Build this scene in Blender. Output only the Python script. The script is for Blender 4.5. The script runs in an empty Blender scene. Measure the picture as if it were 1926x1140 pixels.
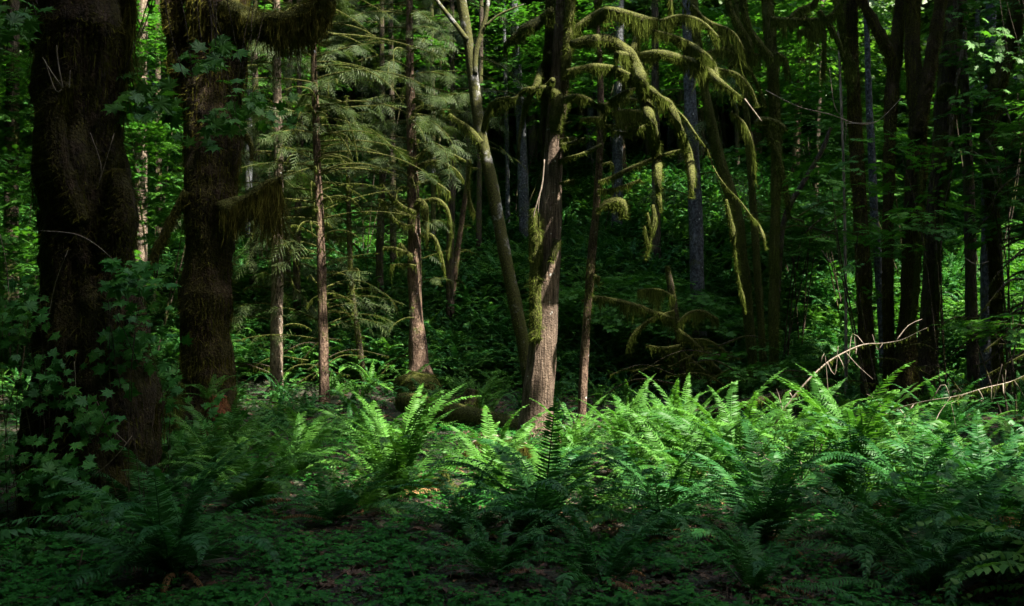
import bpy, math, random
import numpy as np
from mathutils import Vector, Euler

# ------------------------------------------------------------------ camera, sky, sun, exposure
sc = bpy.context.scene
col = sc.collection
F = 1850.0                      # focal length in photo pixels (photo is 1926 px wide)
CAM = (0.0, 0.0, 1.6)
cd = bpy.data.cameras.new('camera'); cam = bpy.data.objects.new('camera', cd); col.objects.link(cam)
cd.sensor_width = 36; cd.lens = 36 * F / 1926; cd.clip_end = 500; cd.clip_start = 0.05
cam.location = CAM; cam.rotation_euler = (math.radians(90), 0, 0)
sc.camera = cam
SUN_EL = math.radians(57); SUN_AZ = math.radians(122)     # azimuth measured from +Y (view direction) to +X
SD = np.array([math.sin(SUN_AZ) * math.cos(SUN_EL), math.cos(SUN_AZ) * math.cos(SUN_EL), math.sin(SUN_EL)])
w = bpy.data.worlds.new('World'); sc.world = w; w.use_nodes = True
nt = w.node_tree; bgn = nt.nodes['Background']
sky = nt.nodes.new('ShaderNodeTexSky'); sky.sky_type = 'NISHITA'; sky.sun_disc = False
sky.sun_elevation = SUN_EL; sky.sun_rotation = SUN_AZ
nt.links.new(sky.outputs[0], bgn.inputs[0]); bgn.inputs[1].default_value = 0.15; sky.dust_density = 2.5; sky.air_density = 1.0; sky.ozone_density = 1.0
sl = bpy.data.lights.new('sun', 'SUN'); sl.energy = 4.2; sl.angle = math.radians(0.5); sl.color = (1, .93, .8)
so = bpy.data.objects.new('sun', sl); col.objects.link(so)
so.rotation_euler = Vector(SD).to_track_quat('Z', 'Y').to_euler()
sc.view_settings.view_transform = 'Standard'; sc.view_settings.look = 'None'
sc.view_settings.exposure = 2.78; sc.view_settings.gamma = 1.0; sc.view_settings.use_curve_mapping = False
sc.cycles.use_denoising = True
sc.cycles.max_bounces = 6; sc.cycles.diffuse_bounces = 4; sc.cycles.transmission_bounces = 4
sc.cycles.glossy_bounces = 2; sc.cycles.sample_clamp_indirect = 4.0

rng = np.random.default_rng(7)
R = random.Random(11)

# ------------------------------------------------------------------ helpers
def P(px, py, Y):
    return np.array([(px - 963) / F * Y, Y, CAM[2] - (py - 570) / F * Y])

def _h(i, j, k, s):
    n = (i * 374761393 + j * 668265263 + k * 2147483647 + s * 144269504) & 0xffffffff
    n = ((n ^ (n >> 13)) * 1274126177) & 0xffffffff
    return ((n ^ (n >> 16)) & 0xffff) / 65535.0

def vnoise(p, scale=1.0, seed=0):
    p = np.asarray(p, float) * scale
    i = np.floor(p).astype(np.int64); f = p - i; f = f * f * (3 - 2 * f)
    out = 0
    for a in (0, 1):
        for b in (0, 1):
            for c in (0, 1):
                wgt = (f[..., 0] if a else 1 - f[..., 0]) * (f[..., 1] if b else 1 - f[..., 1]) * (f[..., 2] if c else 1 - f[..., 2])
                out = out + wgt * _h(i[..., 0] + a, i[..., 1] + b, i[..., 2] + c, seed)
    return out

def ground_z(x, y):
    x = np.asarray(x, float); y = np.asarray(y, float)
    yy = y + 0.05 * np.abs(x) + 0.12 * x * (x > 6)*0
    t = np.clip(yy - 16.5, 0, None)
    hill = np.where(t < 15, 0.42 * t * np.clip(t / 4.5, 0, 1), 6.3 + 0.36 * (t - 15))
    pp = np.stack([x, y, np.zeros_like(x)], -1)
    n = (vnoise(pp, .45, 3) - .5) * .22 + (vnoise(pp, 1.7, 4) - .5) * .07
    n2 = (vnoise(pp, .22, 8) - .5) * 1.3 * np.clip(t / 6, 0, 1)
    return hill + n + n2

def setp(o, label=None, cat=None, group=None, kind=None):
    if label: o['label'] = label
    if cat: o['category'] = cat
    if group: o['group'] = group
    if kind: o['kind'] = kind
    return o

def thing(name, loc, label, cat, group=None):
    o = bpy.data.objects.new(name, None); col.objects.link(o)
    o.location = tuple(float(v) for v in loc); o.empty_display_size = .1
    return setp(o, label, cat, group)

def mesh_data(name, V, Fc, mat, smooth=False, fattr=None):
    """V Nx3, Fc list of (M,k) arrays of equal-length faces."""
    me = bpy.data.meshes.new(name)
    if not isinstance(Fc, (list, tuple)): Fc = [Fc]
    Fc = [np.asarray(f, np.int32) for f in Fc if len(f)]
    V = np.asarray(V, np.float32)
    me.vertices.add(len(V)); me.vertices.foreach_set('co', V.ravel())
    nl = sum(f.size for f in Fc); nf = sum(len(f) for f in Fc)
    me.loops.add(nl); me.loops.foreach_set('vertex_index', np.concatenate([f.ravel() for f in Fc]))
    tot = np.concatenate([np.full(len(f), f.shape[1], np.int32) for f in Fc])
    st = np.concatenate([[0], np.cumsum(tot)[:-1]]).astype(np.int32)
    me.polygons.add(nf); me.polygons.foreach_set('loop_start', st); me.polygons.foreach_set('loop_total', tot)
    if smooth: me.polygons.foreach_set('use_smooth', np.ones(nf, bool))
    me.update(calc_edges=True); me.validate()
    if fattr is not None:
        a = me.attributes.new('tint', 'FLOAT', 'POINT'); a.data.foreach_set('value', np.asarray(fattr, np.float32))
    me.materials.append(mat)
    return me

def link(name, me, parent=None, loc=(0, 0, 0), rot=(0, 0, 0), scl=1.0):
    o = bpy.data.objects.new(name, me); col.objects.link(o)
    o.location = tuple(float(v) for v in loc); o.rotation_euler = rot
    o.scale = (scl, scl, scl) if not hasattr(scl, '__len__') else scl
    if parent: o.parent = parent
    return o

def base_of(t): return np.array(t.location) if t else np.zeros(3)

# ------------------------------------------------------------------ materials
def newmat(name):
    m = bpy.data.materials.new(name); m.use_nodes = True
    nt = m.node_tree; nt.nodes.clear()
    out = nt.nodes.new('ShaderNodeOutputMaterial')
    return m, nt, out

def N(nt, t, **kw):
    n = nt.nodes.new(t)
    for k, v in kw.items():
        if k in n.inputs: n.inputs[k].default_value = v
        else: setattr(n, k, v)
    return n

def ramp(nt, fac, stops):
    r = nt.nodes.new('ShaderNodeValToRGB')
    el = r.color_ramp.elements
    while len(el) < len(stops): el.new(0.5)
    for e, (p, c) in zip(el, stops): e.position = p; e.color = (*c, 1)
    nt.links.new(fac, r.inputs[0]); return r.outputs[0]

def leaf_mat(name, c1, c2, trans=.35, rough=.42, noise=6.0, c3=None, spec=.4, tcol=None):
    m, nt, out = newmat(name)
    oi = N(nt, 'ShaderNodeObjectInfo'); tc = N(nt, 'ShaderNodeTexCoord')
    nz = N(nt, 'ShaderNodeTexNoise'); nz.inputs['Scale'].default_value = noise; nz.inputs['Detail'].default_value = 2
    nt.links.new(tc.outputs['Object'], nz.inputs['Vector'])
    ma = N(nt, 'ShaderNodeMath', operation='MULTIPLY_ADD'); ma.inputs[1].default_value = .6
    nt.links.new(oi.outputs['Random'], ma.inputs[0]); 
    mb = N(nt, 'ShaderNodeMath', operation='MULTIPLY_ADD'); mb.inputs[1].default_value = .9; mb.inputs[2].default_value = -.25
    nt.links.new(nz.outputs['Fac'], mb.inputs[0]); nt.links.new(mb.outputs[0], ma.inputs[2])
    st = [(.05, c1), (.85, c2)]
    if c3: st.append((.97, c3))
    c = ramp(nt, ma.outputs[0], st)
    pr = N(nt, 'ShaderNodeBsdfPrincipled'); nt.links.new(c, pr.inputs['Base Color'])
    pr.inputs['Roughness'].default_value = rough; pr.inputs['Specular IOR Level'].default_value = spec
    tr = N(nt, 'ShaderNodeBsdfTranslucent')
    mx = N(nt, 'ShaderNodeMix', data_type='RGBA', blend_type='MULTIPLY'); mx.inputs[0].default_value = 1
    nt.links.new(c, mx.inputs[6]); mx.inputs[7].default_value = tcol or (1.3, 1.5, .6, 1)
    nt.links.new(mx.outputs[2], tr.inputs[0])
    ms = N(nt, 'ShaderNodeMixShader'); ms.inputs[0].default_value = trans
    nt.links.new(pr.outputs[0], ms.inputs[1]); nt.links.new(tr.outputs[0], ms.inputs[2]); nt.links.new(ms.outputs[0], out.inputs[0])
    return m

def bark_mat(name, b1, b2, moss=.4, mc1=(.030, .034, .008), mc2=(.085, .090, .018), stretch=.12, scale=9, bump=.03, lichen=0.0, lich_c=(.42, .43, .40), patch=2.2):
    m, nt, out = newmat(name)
    tc = N(nt, 'ShaderNodeTexCoord'); mp = N(nt, 'ShaderNodeMapping'); mp.inputs['Scale'].default_value = (1, 1, stretch)
    nt.links.new(tc.outputs['Object'], mp.inputs[0])
    n1 = N(nt, 'ShaderNodeTexNoise'); n1.inputs['Scale'].default_value = scale * 4; n1.inputs['Detail'].default_value = 6; n1.inputs['Roughness'].default_value = .65
    nt.links.new(mp.outputs[0], n1.inputs['Vector'])
    c = ramp(nt, n1.outputs['Fac'], [(.30, tuple(x * .25 for x in b1)), (.46, b1), (.68, b2)])
    n0 = N(nt, 'ShaderNodeTexNoise'); n0.inputs['Scale'].default_value = 3.1; n0.inputs['Detail'].default_value = 3
    nt.links.new(tc.outputs['Object'], n0.inputs['Vector'])
    mv = N(nt, 'ShaderNodeMix', data_type='RGBA', blend_type='MULTIPLY'); mv.inputs[0].default_value = .8
    nt.links.new(c, mv.inputs[6]); nt.links.new(ramp(nt, n0.outputs['Fac'], [(.3, (.45, .45, .45)), (.65, (1.1, 1.1, 1.1))]), mv.inputs[7])
    cc = mv.outputs[2]
    if lichen > 0:
        n4 = N(nt, 'ShaderNodeTexNoise'); n4.inputs['Scale'].default_value = 13; n4.inputs['Detail'].default_value = 5
        nt.links.new(tc.outputs['Object'], n4.inputs['Vector'])
        t = .72 - lichen * .3
        f = ramp(nt, n4.outputs['Fac'], [(t, (0, 0, 0)), (t + .05, (1, 1, 1))])
        ml = N(nt, 'ShaderNodeMix', data_type='RGBA'); nt.links.new(f, ml.inputs[0]); nt.links.new(cc, ml.inputs[6]); ml.inputs[7].default_value = (*lich_c, 1)
        cc = ml.outputs[2]
    n2 = N(nt, 'ShaderNodeTexNoise'); n2.inputs['Scale'].default_value = patch; n2.inputs['Detail'].default_value = 7; n2.inputs['Roughness'].default_value = .7
    nt.links.new(tc.outputs['Object'], n2.inputs['Vector'])
    n3 = N(nt, 'ShaderNodeTexNoise'); n3.inputs['Scale'].default_value = 45; n3.inputs['Detail'].default_value = 4
    nt.links.new(tc.outputs['Object'], n3.inputs['Vector'])
    t = .70 - .40 * moss
    f = ramp(nt, n2.outputs['Fac'], [(max(t - .04, 0), (0, 0, 0)), (t + .05, (1, 1, 1))])
    mc = ramp(nt, n3.outputs['Fac'], [(.3, mc1), (.7, mc2)])
    mm = N(nt, 'ShaderNodeMix', data_type='RGBA'); nt.links.new(f, mm.inputs[0]); nt.links.new(cc, mm.inputs[6]); nt.links.new(mc, mm.inputs[7])
    pr = N(nt, 'ShaderNodeBsdfPrincipled'); nt.links.new(mm.outputs[2], pr.inputs['Base Color'])
    pr.inputs['Roughness'].default_value = .9; pr.inputs['Specular IOR Level'].default_value = .2
    ad = N(nt, 'ShaderNodeMath', operation='MULTIPLY_ADD'); nt.links.new(n3.outputs['Fac'], ad.inputs[0]); ad.inputs[1].default_value = .6
    nt.links.new(n1.outputs['Fac'], ad.inputs[2])
    bp = N(nt, 'ShaderNodeBump'); bp.inputs['Strength'].default_value = 1; bp.inputs['Distance'].default_value = bump
    nt.links.new(ad.outputs[0], bp.inputs['Height']); nt.links.new(bp.outputs[0], pr.inputs['Normal'])
    nt.links.new(pr.outputs[0], out.inputs[0])
    return m

def moss_mat(name, c1, c2, c3, trans=.3):
    """strand moss: hue varies in clumps and strand by strand"""
    m, nt, out = newmat(name)
    tc = N(nt, 'ShaderNodeTexCoord')
    nz = N(nt, 'ShaderNodeTexNoise'); nz.inputs['Scale'].default_value = 7; nz.inputs['Detail'].default_value = 4
    nt.links.new(tc.outputs['Object'], nz.inputs['Vector'])
    at = N(nt, 'ShaderNodeAttribute', attribute_name='tint')
    ma = N(nt, 'ShaderNodeMath', operation='MULTIPLY_ADD'); nt.links.new(at.outputs['Fac'], ma.inputs[0]); ma.inputs[1].default_value = .55
    mb = N(nt, 'ShaderNodeMath', operation='MULTIPLY'); nt.links.new(nz.outputs['Fac'], mb.inputs[0]); mb.inputs[1].default_value = .6
    nt.links.new(mb.outputs[0], ma.inputs[2])
    c = ramp(nt, ma.outputs[0], [(.15, c1), (.5, c2), (.85, c3)])
    df = N(nt, 'ShaderNodeBsdfDiffuse'); nt.links.new(c, df.inputs[0])
    tr = N(nt, 'ShaderNodeBsdfTranslucent'); nt.links.new(c, tr.inputs[0])
    ms = N(nt, 'ShaderNodeMixShader'); ms.inputs[0].default_value = trans
    nt.links.new(df.outputs[0], ms.inputs[1]); nt.links.new(tr.outputs[0], ms.inputs[2]); nt.links.new(ms.outputs[0], out.inputs[0])
    return m

M_fern = leaf_mat('fern_green', (.022, .086, .014), (.068, .175, .026), .32, .5, 3.0, spec=.14)
M_fern2 = leaf_mat('fern_deep_green', (.012, .072, .018), (.036, .128, .028), .28, .5, 3.0, spec=.16)
M_fernold = leaf_mat('dead_fern_brown', (.16, .075, .025), (.28, .15, .06), .2, .7, 5.0, tcol=(1.1, 1, .8, 1))
M_oxalis = leaf_mat('oxalis_green', (.010, .085, .012), (.030, .150, .018), .30, .6, 3.0, spec=.12)
M_maple = leaf_mat('maple_leaf_green', (.018, .088, .012), (.060, .165, .020), .38, .5, 4.0, spec=.2)
M_shrub = leaf_mat('shrub_leaf_green', (.014, .100, .018), (.055, .190, .026), .35, .5, 4.0, spec=.2, c3=(.15, .20, .04))
M_cedar = leaf_mat('hemlock_needles', (.024, .048, .014), (.075, .108, .034), .28, .5, 4.0, spec=.2)
M_canopy = leaf_mat('canopy_leaf', (.035, .09, .015), (.075, .16, .025), .5, .5, 2.0)
M_litter = leaf_mat('dead_leaf', (.036, .018, .010), (.11, .056, .030), .1, .7, 4.0, tcol=(1, .9, .8, 1))
M_moss = moss_mat('hanging_moss', (.020, .028, .006), (.048, .067, .011), (.105, .135, .024))
M_mossd = moss_mat('dark_trunk_moss', (.022, .020, .006), (.052, .048, .010), (.115, .115, .022))
M_twig = bark_mat('dry_twig', (.16, .13, .10), (.34, .28, .22), .15, scale=14, bump=.004)
M_mossbark = bark_mat('moss_over_bark', (.035, .024, .012), (.09, .065, .04), .95, scale=10, bump=.03)
M_maplebark = bark_mat('shaggy_maple_bark', (.030, .020, .010), (.075, .050, .028), .50, mc1=(.022, .018, .006), mc2=(.060, .052, .012), scale=7, bump=.06)
M_brown = bark_mat('reddish_fibrous_bark', (.100, .070, .050), (.260, .190, .140), .12, scale=13, stretch=.08, bump=.035, lichen=.12)
M_brown2 = bark_mat('brown_scaly_bark', (.095, .060, .042), (.24, .165, .115), .30, scale=9, stretch=.3, bump=.03, lichen=.15)
M_pale = bark_mat('pale_scaly_bark', (.14, .105, .075), (.34, .27, .20), .22, scale=9, stretch=.35, bump=.03, lichen=.25)
M_birch = bark_mat('white_mottled_bark', (.09, .087, .082), (.44, .44, .43), .70, mc1=(.022, .025, .008), mc2=(.070, .070, .018), scale=5, stretch=.9, bump=.012, patch=3.4, lichen=.2, lich_c=(.07, .06, .05))
M_alder = bark_mat('grey_alder_bark', (.05, .053, .057), (.15, .157, .17), .28, scale=6, stretch=.8, bump=.01, lichen=.15)
M_dark = bark_mat('dark_bark', (.045, .034, .024), (.12, .092, .065), .42, scale=8, stretch=.2, bump=.04)  # dark brown bark with patchy moss
M_rot = bark_mat('rotten_red_wood', (.16, .055, .022), (.34, .14, .06), .2, scale=10, stretch=.15, bump=.05)

def ground_mat():
    m, nt, out = newmat('forest_floor')
    tc = N(nt, 'ShaderNodeTexCoord')
    n1 = N(nt, 'ShaderNodeTexNoise'); n1.inputs['Scale'].default_value = 1.3; n1.inputs['Detail'].default_value = 8
    n2 = N(nt, 'ShaderNodeTexNoise'); n2.inputs['Scale'].default_value = 26; n2.inputs['Detail'].default_value = 6
    for n in (n1, n2): nt.links.new(tc.outputs['Object'], n.inputs['Vector'])
    a = ramp(nt, n2.outputs['Fac'], [(.3, (.006, .004, .002)), (.58, (.024, .013, .007)), (.80, (.07, .036, .018))])
    b = ramp(nt, n2.outputs['Fac'], [(.3, (.005, .008, .003)), (.7, (.020, .032, .008))])
    f = ramp(nt, n1.outputs['Fac'], [(.42, (0, 0, 0)), (.55, (1, 1, 1))])
    mx = N(nt, 'ShaderNodeMix', data_type='RGBA'); nt.links.new(f, mx.inputs[0]); nt.links.new(a, mx.inputs[6]); nt.links.new(b, mx.inputs[7])
    pr = N(nt, 'ShaderNodeBsdfPrincipled'); pr.inputs['Roughness'].default_value = .95; nt.links.new(mx.outputs[2], pr.inputs['Base Color'])
    bp = N(nt, 'ShaderNodeBump'); bp.inputs['Distance'].default_value = .05; nt.links.new(n2.outputs['Fac'], bp.inputs['Height']); nt.links.new(bp.outputs[0], pr.inputs['Normal'])
    nt.links.new(pr.outputs[0], out.inputs[0]); return m
M_ground = ground_mat()

# ------------------------------------------------------------------ canopy gaps, cleared along the sun rays to light chosen spots
GAPS = []
def gap(px, py, Y, r): GAPS.append((P(px, py, Y), r))
for a in [(1060, 940, 7.3, 1.0), (1240, 950, 7.3, .8), (1430, 940, 7.3, 1.0), (1600, 950, 7.3, .85), (1760, 940, 7.5, .55), (780, 920, 7.9, .7), (1250, 520, 22, .5), (1150, 560, 20, .4), (1550, 560, 20, .5), (1250, 620, 19, .4), (1010, 970, 7.3, .35), (1200, 950, 7.5, .4), (1330, 930, 7.8, .4), (1620, 900, 8, .6), (1740, 900, 8.1, .5), (1540, 880, 8.4, .5), (720, 890, 8.3, .5), (780, 820, 8.8, .4), (900, 900, 8, .4), (600, 860, 8.8, .35), (1860, 880, 8.6, .4), (480, 850, 9.5, .25), (1036, 330, 11.2, .45), (1032, 470, 11.2, .4), (1025, 620, 11.2, .4), (1050, 180, 11.2, .4), (520, 700, 16, .5), (605, 650, 15, .4), (783, 660, 17, .5), (785, 520, 17, .4), (1780, 600, 22, .8), (1760, 560, 18, .8), (1800, 630, 17, .8), (1640, 600, 14.4, .25), (1690, 520, 14.2, .25), (1720, 620, 14, .3), (1870, 230, 15, .4), (900, 640, 19, .4), (1460, 300, 14, .4), (1100, 600, 12.3, .25), (1110, 450, 12.3, .25), (500, 860, 9.2, .3), (860, 835, 9, .4), (1500, 800, 10, .5), (950, 850, 9, .4), (1000, 830, 9.5, .4), (1700, 820, 9.5, .4), (1820, 820, 10, .4), (1600, 800, 10.5, .5), (1080, 850, 9.6, .75), (1200, 840, 9.6, .85), (1330, 835, 9.6, .8), (1430, 850, 9.0, .55), (1130, 800, 10.5, .6),
          (1290, 800, 11, .7), (800, 850, 8.6, .45), (650, 880, 8.2, .35), (740, 830, 8.8, .4),
          (1560, 850, 8.6, .6), (1640, 900, 7.9, .5), (1780, 860, 8.4, .4), (900, 860, 8.4, .35), (1000, 900, 7.6, .3),
          (1560, 760, 14.5, .5), (1700, 765, 14, .5), (1850, 770, 13.5, .8), (1400, 790, 12.5, .4),
          (1030, 700, 11, .35), (1060, 60, 11, .35), (1062, 140, 11, .3), (1180, 90, 10.8, .3), (1250, 200, 10.9, .3), (1030, 560, 11, .3), (1035, 400, 11, .45), (1045, 200, 11, .4),
          (660, 110, 14.5, 1.3), (740, 170, 14.5, 1.0), (610, 190, 14.5, .8), (660, 20, 14.5, .9), (700, 100, 16.5, 1.1), (800, 200, 16.5, .9), (840, 120, 16.5, .8), (760, 60, 16.5, .8), (640, 260, 15.5, .7), (850, 330, 17, .6), (560, 250, 16, .5), (620, 320, 14.2, .5), (700, 330, 14.5, .5),
          (530, 620, 15, .5), (525, 500, 15, .4), (785, 600, 15, .4), (790, 470, 15, .4), (600, 380, 14, .4), (780, 300, 15, .5),
          (880, 60, 13.5, .7), (890, 180, 13.5, .1),
          (1130, 130, 11, .5), (1280, 110, 11, .55), (1350, 160, 11, .4), (1220, 250, 11, .35), (1220, 420, 11, .4), (1300, 280, 11, .4), (1140, 190, 11, .35), (1150, 40, 11, .4),
          (1390, 520, 12, .3), (1430, 450, 12, .35), (1455, 240, 13.5, .4), (1470, 330, 13.5, .4), (1370, 300, 13.5, .35),
          (860, 590, 20, .5), (900, 540, 22, .5), (760, 580, 21, .3), (960, 600, 20, .3),
          (1780, 590, 20, 1.6), (1880, 480, 22, 1.6), (1880, 620, 18, .9), (1600, 520, 21, .8), (1520, 600, 19, .6),
          (1490, 110, 24, 2.3), (1570, 60, 26, 2.4), (1380, 40, 26, 1.6), (1700, 180, 24, 1.2), (1430, 60, 14, .35), (1530, 40, 13.8, .35), (1500, 300, 20, .7), (1780, 590, 19, 1.0), (1790, 560, 18, .7), (1560, 300, 20, .5), 
          (1900, 100, 20, 1.1), (1860, 250, 20, .8), (1760, 60, 24, .9), 
          (40, 220, 22, 2.1), (60, 100, 24, 1.5), (290, 150, 22, 1.7), (300, 350, 20, .7), (320, 480, 18, .6), (500, 130, 22, 1.4),
          (1150, 170, 24, .9), (1100, 30, 24, .8), (940, 20, 24, .7), (800, 60, 20, .9), (470, 300, 24, 1.2), (450, 520, 22, .6),
          (1560, 680, 9.5, .35), (1640, 650, 9.8, .3), (1480, 760, 9.2, .3), (1750, 755, 9, .3), (840, 915, 8, .3), (850, 780, 11.2, .3),  (1110, 700, 12, .25),  (1650, 560, 12, .3), (1700, 450, 11, .25),
          (130, 900, 6.6, -.08), (240, 640, 7, -.05), (60, 860, 6.5, -.1), (180, 960, 6.6, -.1), (300, 650, 7.2, -.1), (440, 780, 9.7, -.05), (200, 590, 7, -.1), (340, 870, 8.5, -.1)]:
    gap(*a)
GC = np.array([g[0] for g in GAPS]); GR = np.array([g[1] for g in GAPS])

def keep(p, amt=1.0, tmin=1.4, extra=.25):
    """True where foliage stays: not inside one of the openings towards the sun."""
    p = np.asarray(p, float); out = np.ones(len(p), bool)
    jit = 1 + (vnoise(p, .9, 21) - .5) * .8
    for c, r in zip(GC, GR):
        d = p - c; t = d @ SD; q = d - t[:, None] * SD
        out &= ~((t > tmin + r) & ((q ** 2).sum(1) < (r * amt * jit + extra) ** 2))
    return out

# ------------------------------------------------------------------ tubes, strands
def resample(pts, rad, step):
    pts = np.asarray(pts, float); rad = np.asarray(rad, float)
    a = np.vstack([2 * pts[0] - pts[1], pts, 2 * pts[-1] - pts[-2]])
    rr = np.concatenate([[rad[0]], rad, [rad[-1]]])
    P_, R_ = [], []
    for i in range(1, len(a) - 2):
        n = max(2, int(np.linalg.norm(a[i + 1] - a[i]) / step))
        t = np.linspace(0, 1, n, endpoint=False)[:, None]
        p0, p1, p2, p3 = a[i - 1], a[i], a[i + 1], a[i + 2]
        P_.append(.5 * ((2 * p1) + (-p0 + p2) * t + (2 * p0 - 5 * p1 + 4 * p2 - p3) * t ** 2 + (-p0 + 3 * p1 - 3 * p2 + p3) * t ** 3))
        R_.append(rr[i] + (rr[i + 1] - rr[i]) * (t[:, 0] ** 2 * (3 - 2 * t[:, 0])))
    P_.append(pts[-1:]); R_.append(rad[-1:])
    return np.vstack(P_), np.concatenate(R_)

def frames(p):
    T = np.gradient(p, axis=0); T /= np.linalg.norm(T, axis=1)[:, None] + 1e-9
    u = np.cross(T[0], (0, 1, 0.01)); 
    if np.linalg.norm(u) < .1: u = np.cross(T[0], (1, 0, 0))
    U = np.empty_like(p); u /= np.linalg.norm(u)
    for i in range(len(p)):
        u = u - T[i] * (u @ T[i]); u /= np.linalg.norm(u) + 1e-9; U[i] = u
    return T, U, np.cross(T, U)

def tube(pts, rad, sides=12, step=.08, lump=.12, furrow=0.0, nf=9, seed=0, nscale=3.0):
    p, r = resample(pts, rad, step)
    T, U, W = frames(p)
    a = np.linspace(0, 2 * np.pi, sides, endpoint=False)
    dirs = np.cos(a)[None, :, None] * U[:, None] + np.sin(a)[None, :, None] * W[:, None]
    s = np.concatenate([[0], np.cumsum(np.linalg.norm(np.diff(p, axis=0), axis=1))])
    q = p[:, None] + dirs * r[:, None, None]
    k = 1 + lump * 2 * (vnoise(q, nscale, seed) - .5) + lump * (vnoise(q, nscale * 3.3, seed + 1) - .5)
    if furrow:
        c = np.stack([np.broadcast_to(np.cos(a) * nf / 2.2, q.shape[:2]), np.broadcast_to(np.sin(a) * nf / 2.2, q.shape[:2]), np.broadcast_to((s * 1.1)[:, None], q.shape[:2])], -1)
        k += furrow * (np.abs(vnoise(c, 1.0, seed + 5) - .5) * 2 - .4)
    q = p[:, None] + dirs * (r[:, None] * k)[..., None]
    n, m = q.shape[:2]
    V = np.vstack([q.reshape(-1, 3), p[:1], p[-1:]])
    i = np.arange(n - 1)[:, None] * m; j = np.arange(m)[None]; j2 = (j + 1) % m
    Q = np.stack([i + j, i + j2, i + m + j2, i + m + j], -1).reshape(-1, 4)
    e = (n - 1) * m; jj = np.arange(m); kk = (jj + 1) % m
    C1 = np.stack([np.full(m, n * m), kk, jj], -1); C2 = np.stack([np.full(m, n * m + 1), e + jj, e + kk], -1)
    return V, [Q, np.vstack([C1, C2])], (p, r, s, dirs, q)

def ribbons(base, L, width, down=(0, 0, -1), wob=.12, segs=2, out=None, outamt=.3):
    """hanging strands: base Nx3, length N"""
    n = len(base); 
    if n == 0: return np.zeros((0, 3)), [], np.zeros(0)
    yaw = rng.uniform(0, np.pi, n); side = np.stack([np.cos(yaw), np.sin(yaw), np.zeros(n)], 1)
    side[:, 1] *= .6
    wv = np.asarray(width) * rng.uniform(.6, 1.3, n)
    d = np.tile(np.asarray(down, float), (n, 1))
    sway = rng.normal(0, wob, (n, 3)); sway[:, 2] *= .3
    if out is not None: o = out * outamt
    else: o = np.zeros((n, 3))
    V = []; 
    for k in range(segs):
        t = k / segs
        c = base + (d + sway * t * t * 1.0) * (L * t)[:, None] + o * (L * math.sqrt(t))[:, None] if k else base.copy()
        ww = wv * (1 - .45 * t)
        V += [c - side * ww[:, None] / 2, c + side * ww[:, None] / 2]
    tip = base + (d + sway) * L[:, None] + o * L[:, None]
    V.append(tip)
    V = np.stack(V, 1); m = V.shape[1]; off = np.arange(n)[:, None] * m
    Q = [off + np.array([[2 * k, 2 * k + 1, 2 * k + 3, 2 * k + 2]]) for k in range(segs - 1)]
    Tt = off + np.array([[2 * segs - 2, 2 * segs - 1, 2 * segs]])
    tint = np.repeat(rng.uniform(0, 1, n), m)
    return V.reshape(-1, 3), ([np.vstack(Q)] if Q else []) + [Tt], tint

def merge(parts):
    V, tri, quad, tint = [], [], [], []; o = 0
    for v, fs, t in parts:
        if len(v) == 0: continue
        V.append(v); tint.append(t)
        for f in fs: (tri if f.shape[1] == 3 else quad).append(f + o)
        o += len(v)
    if not V: return None
    fc = []
    if quad: fc.append(np.vstack(quad))
    if tri: fc.append(np.vstack(tri))
    return np.vstack(V), fc, np.concatenate(tint)

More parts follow.
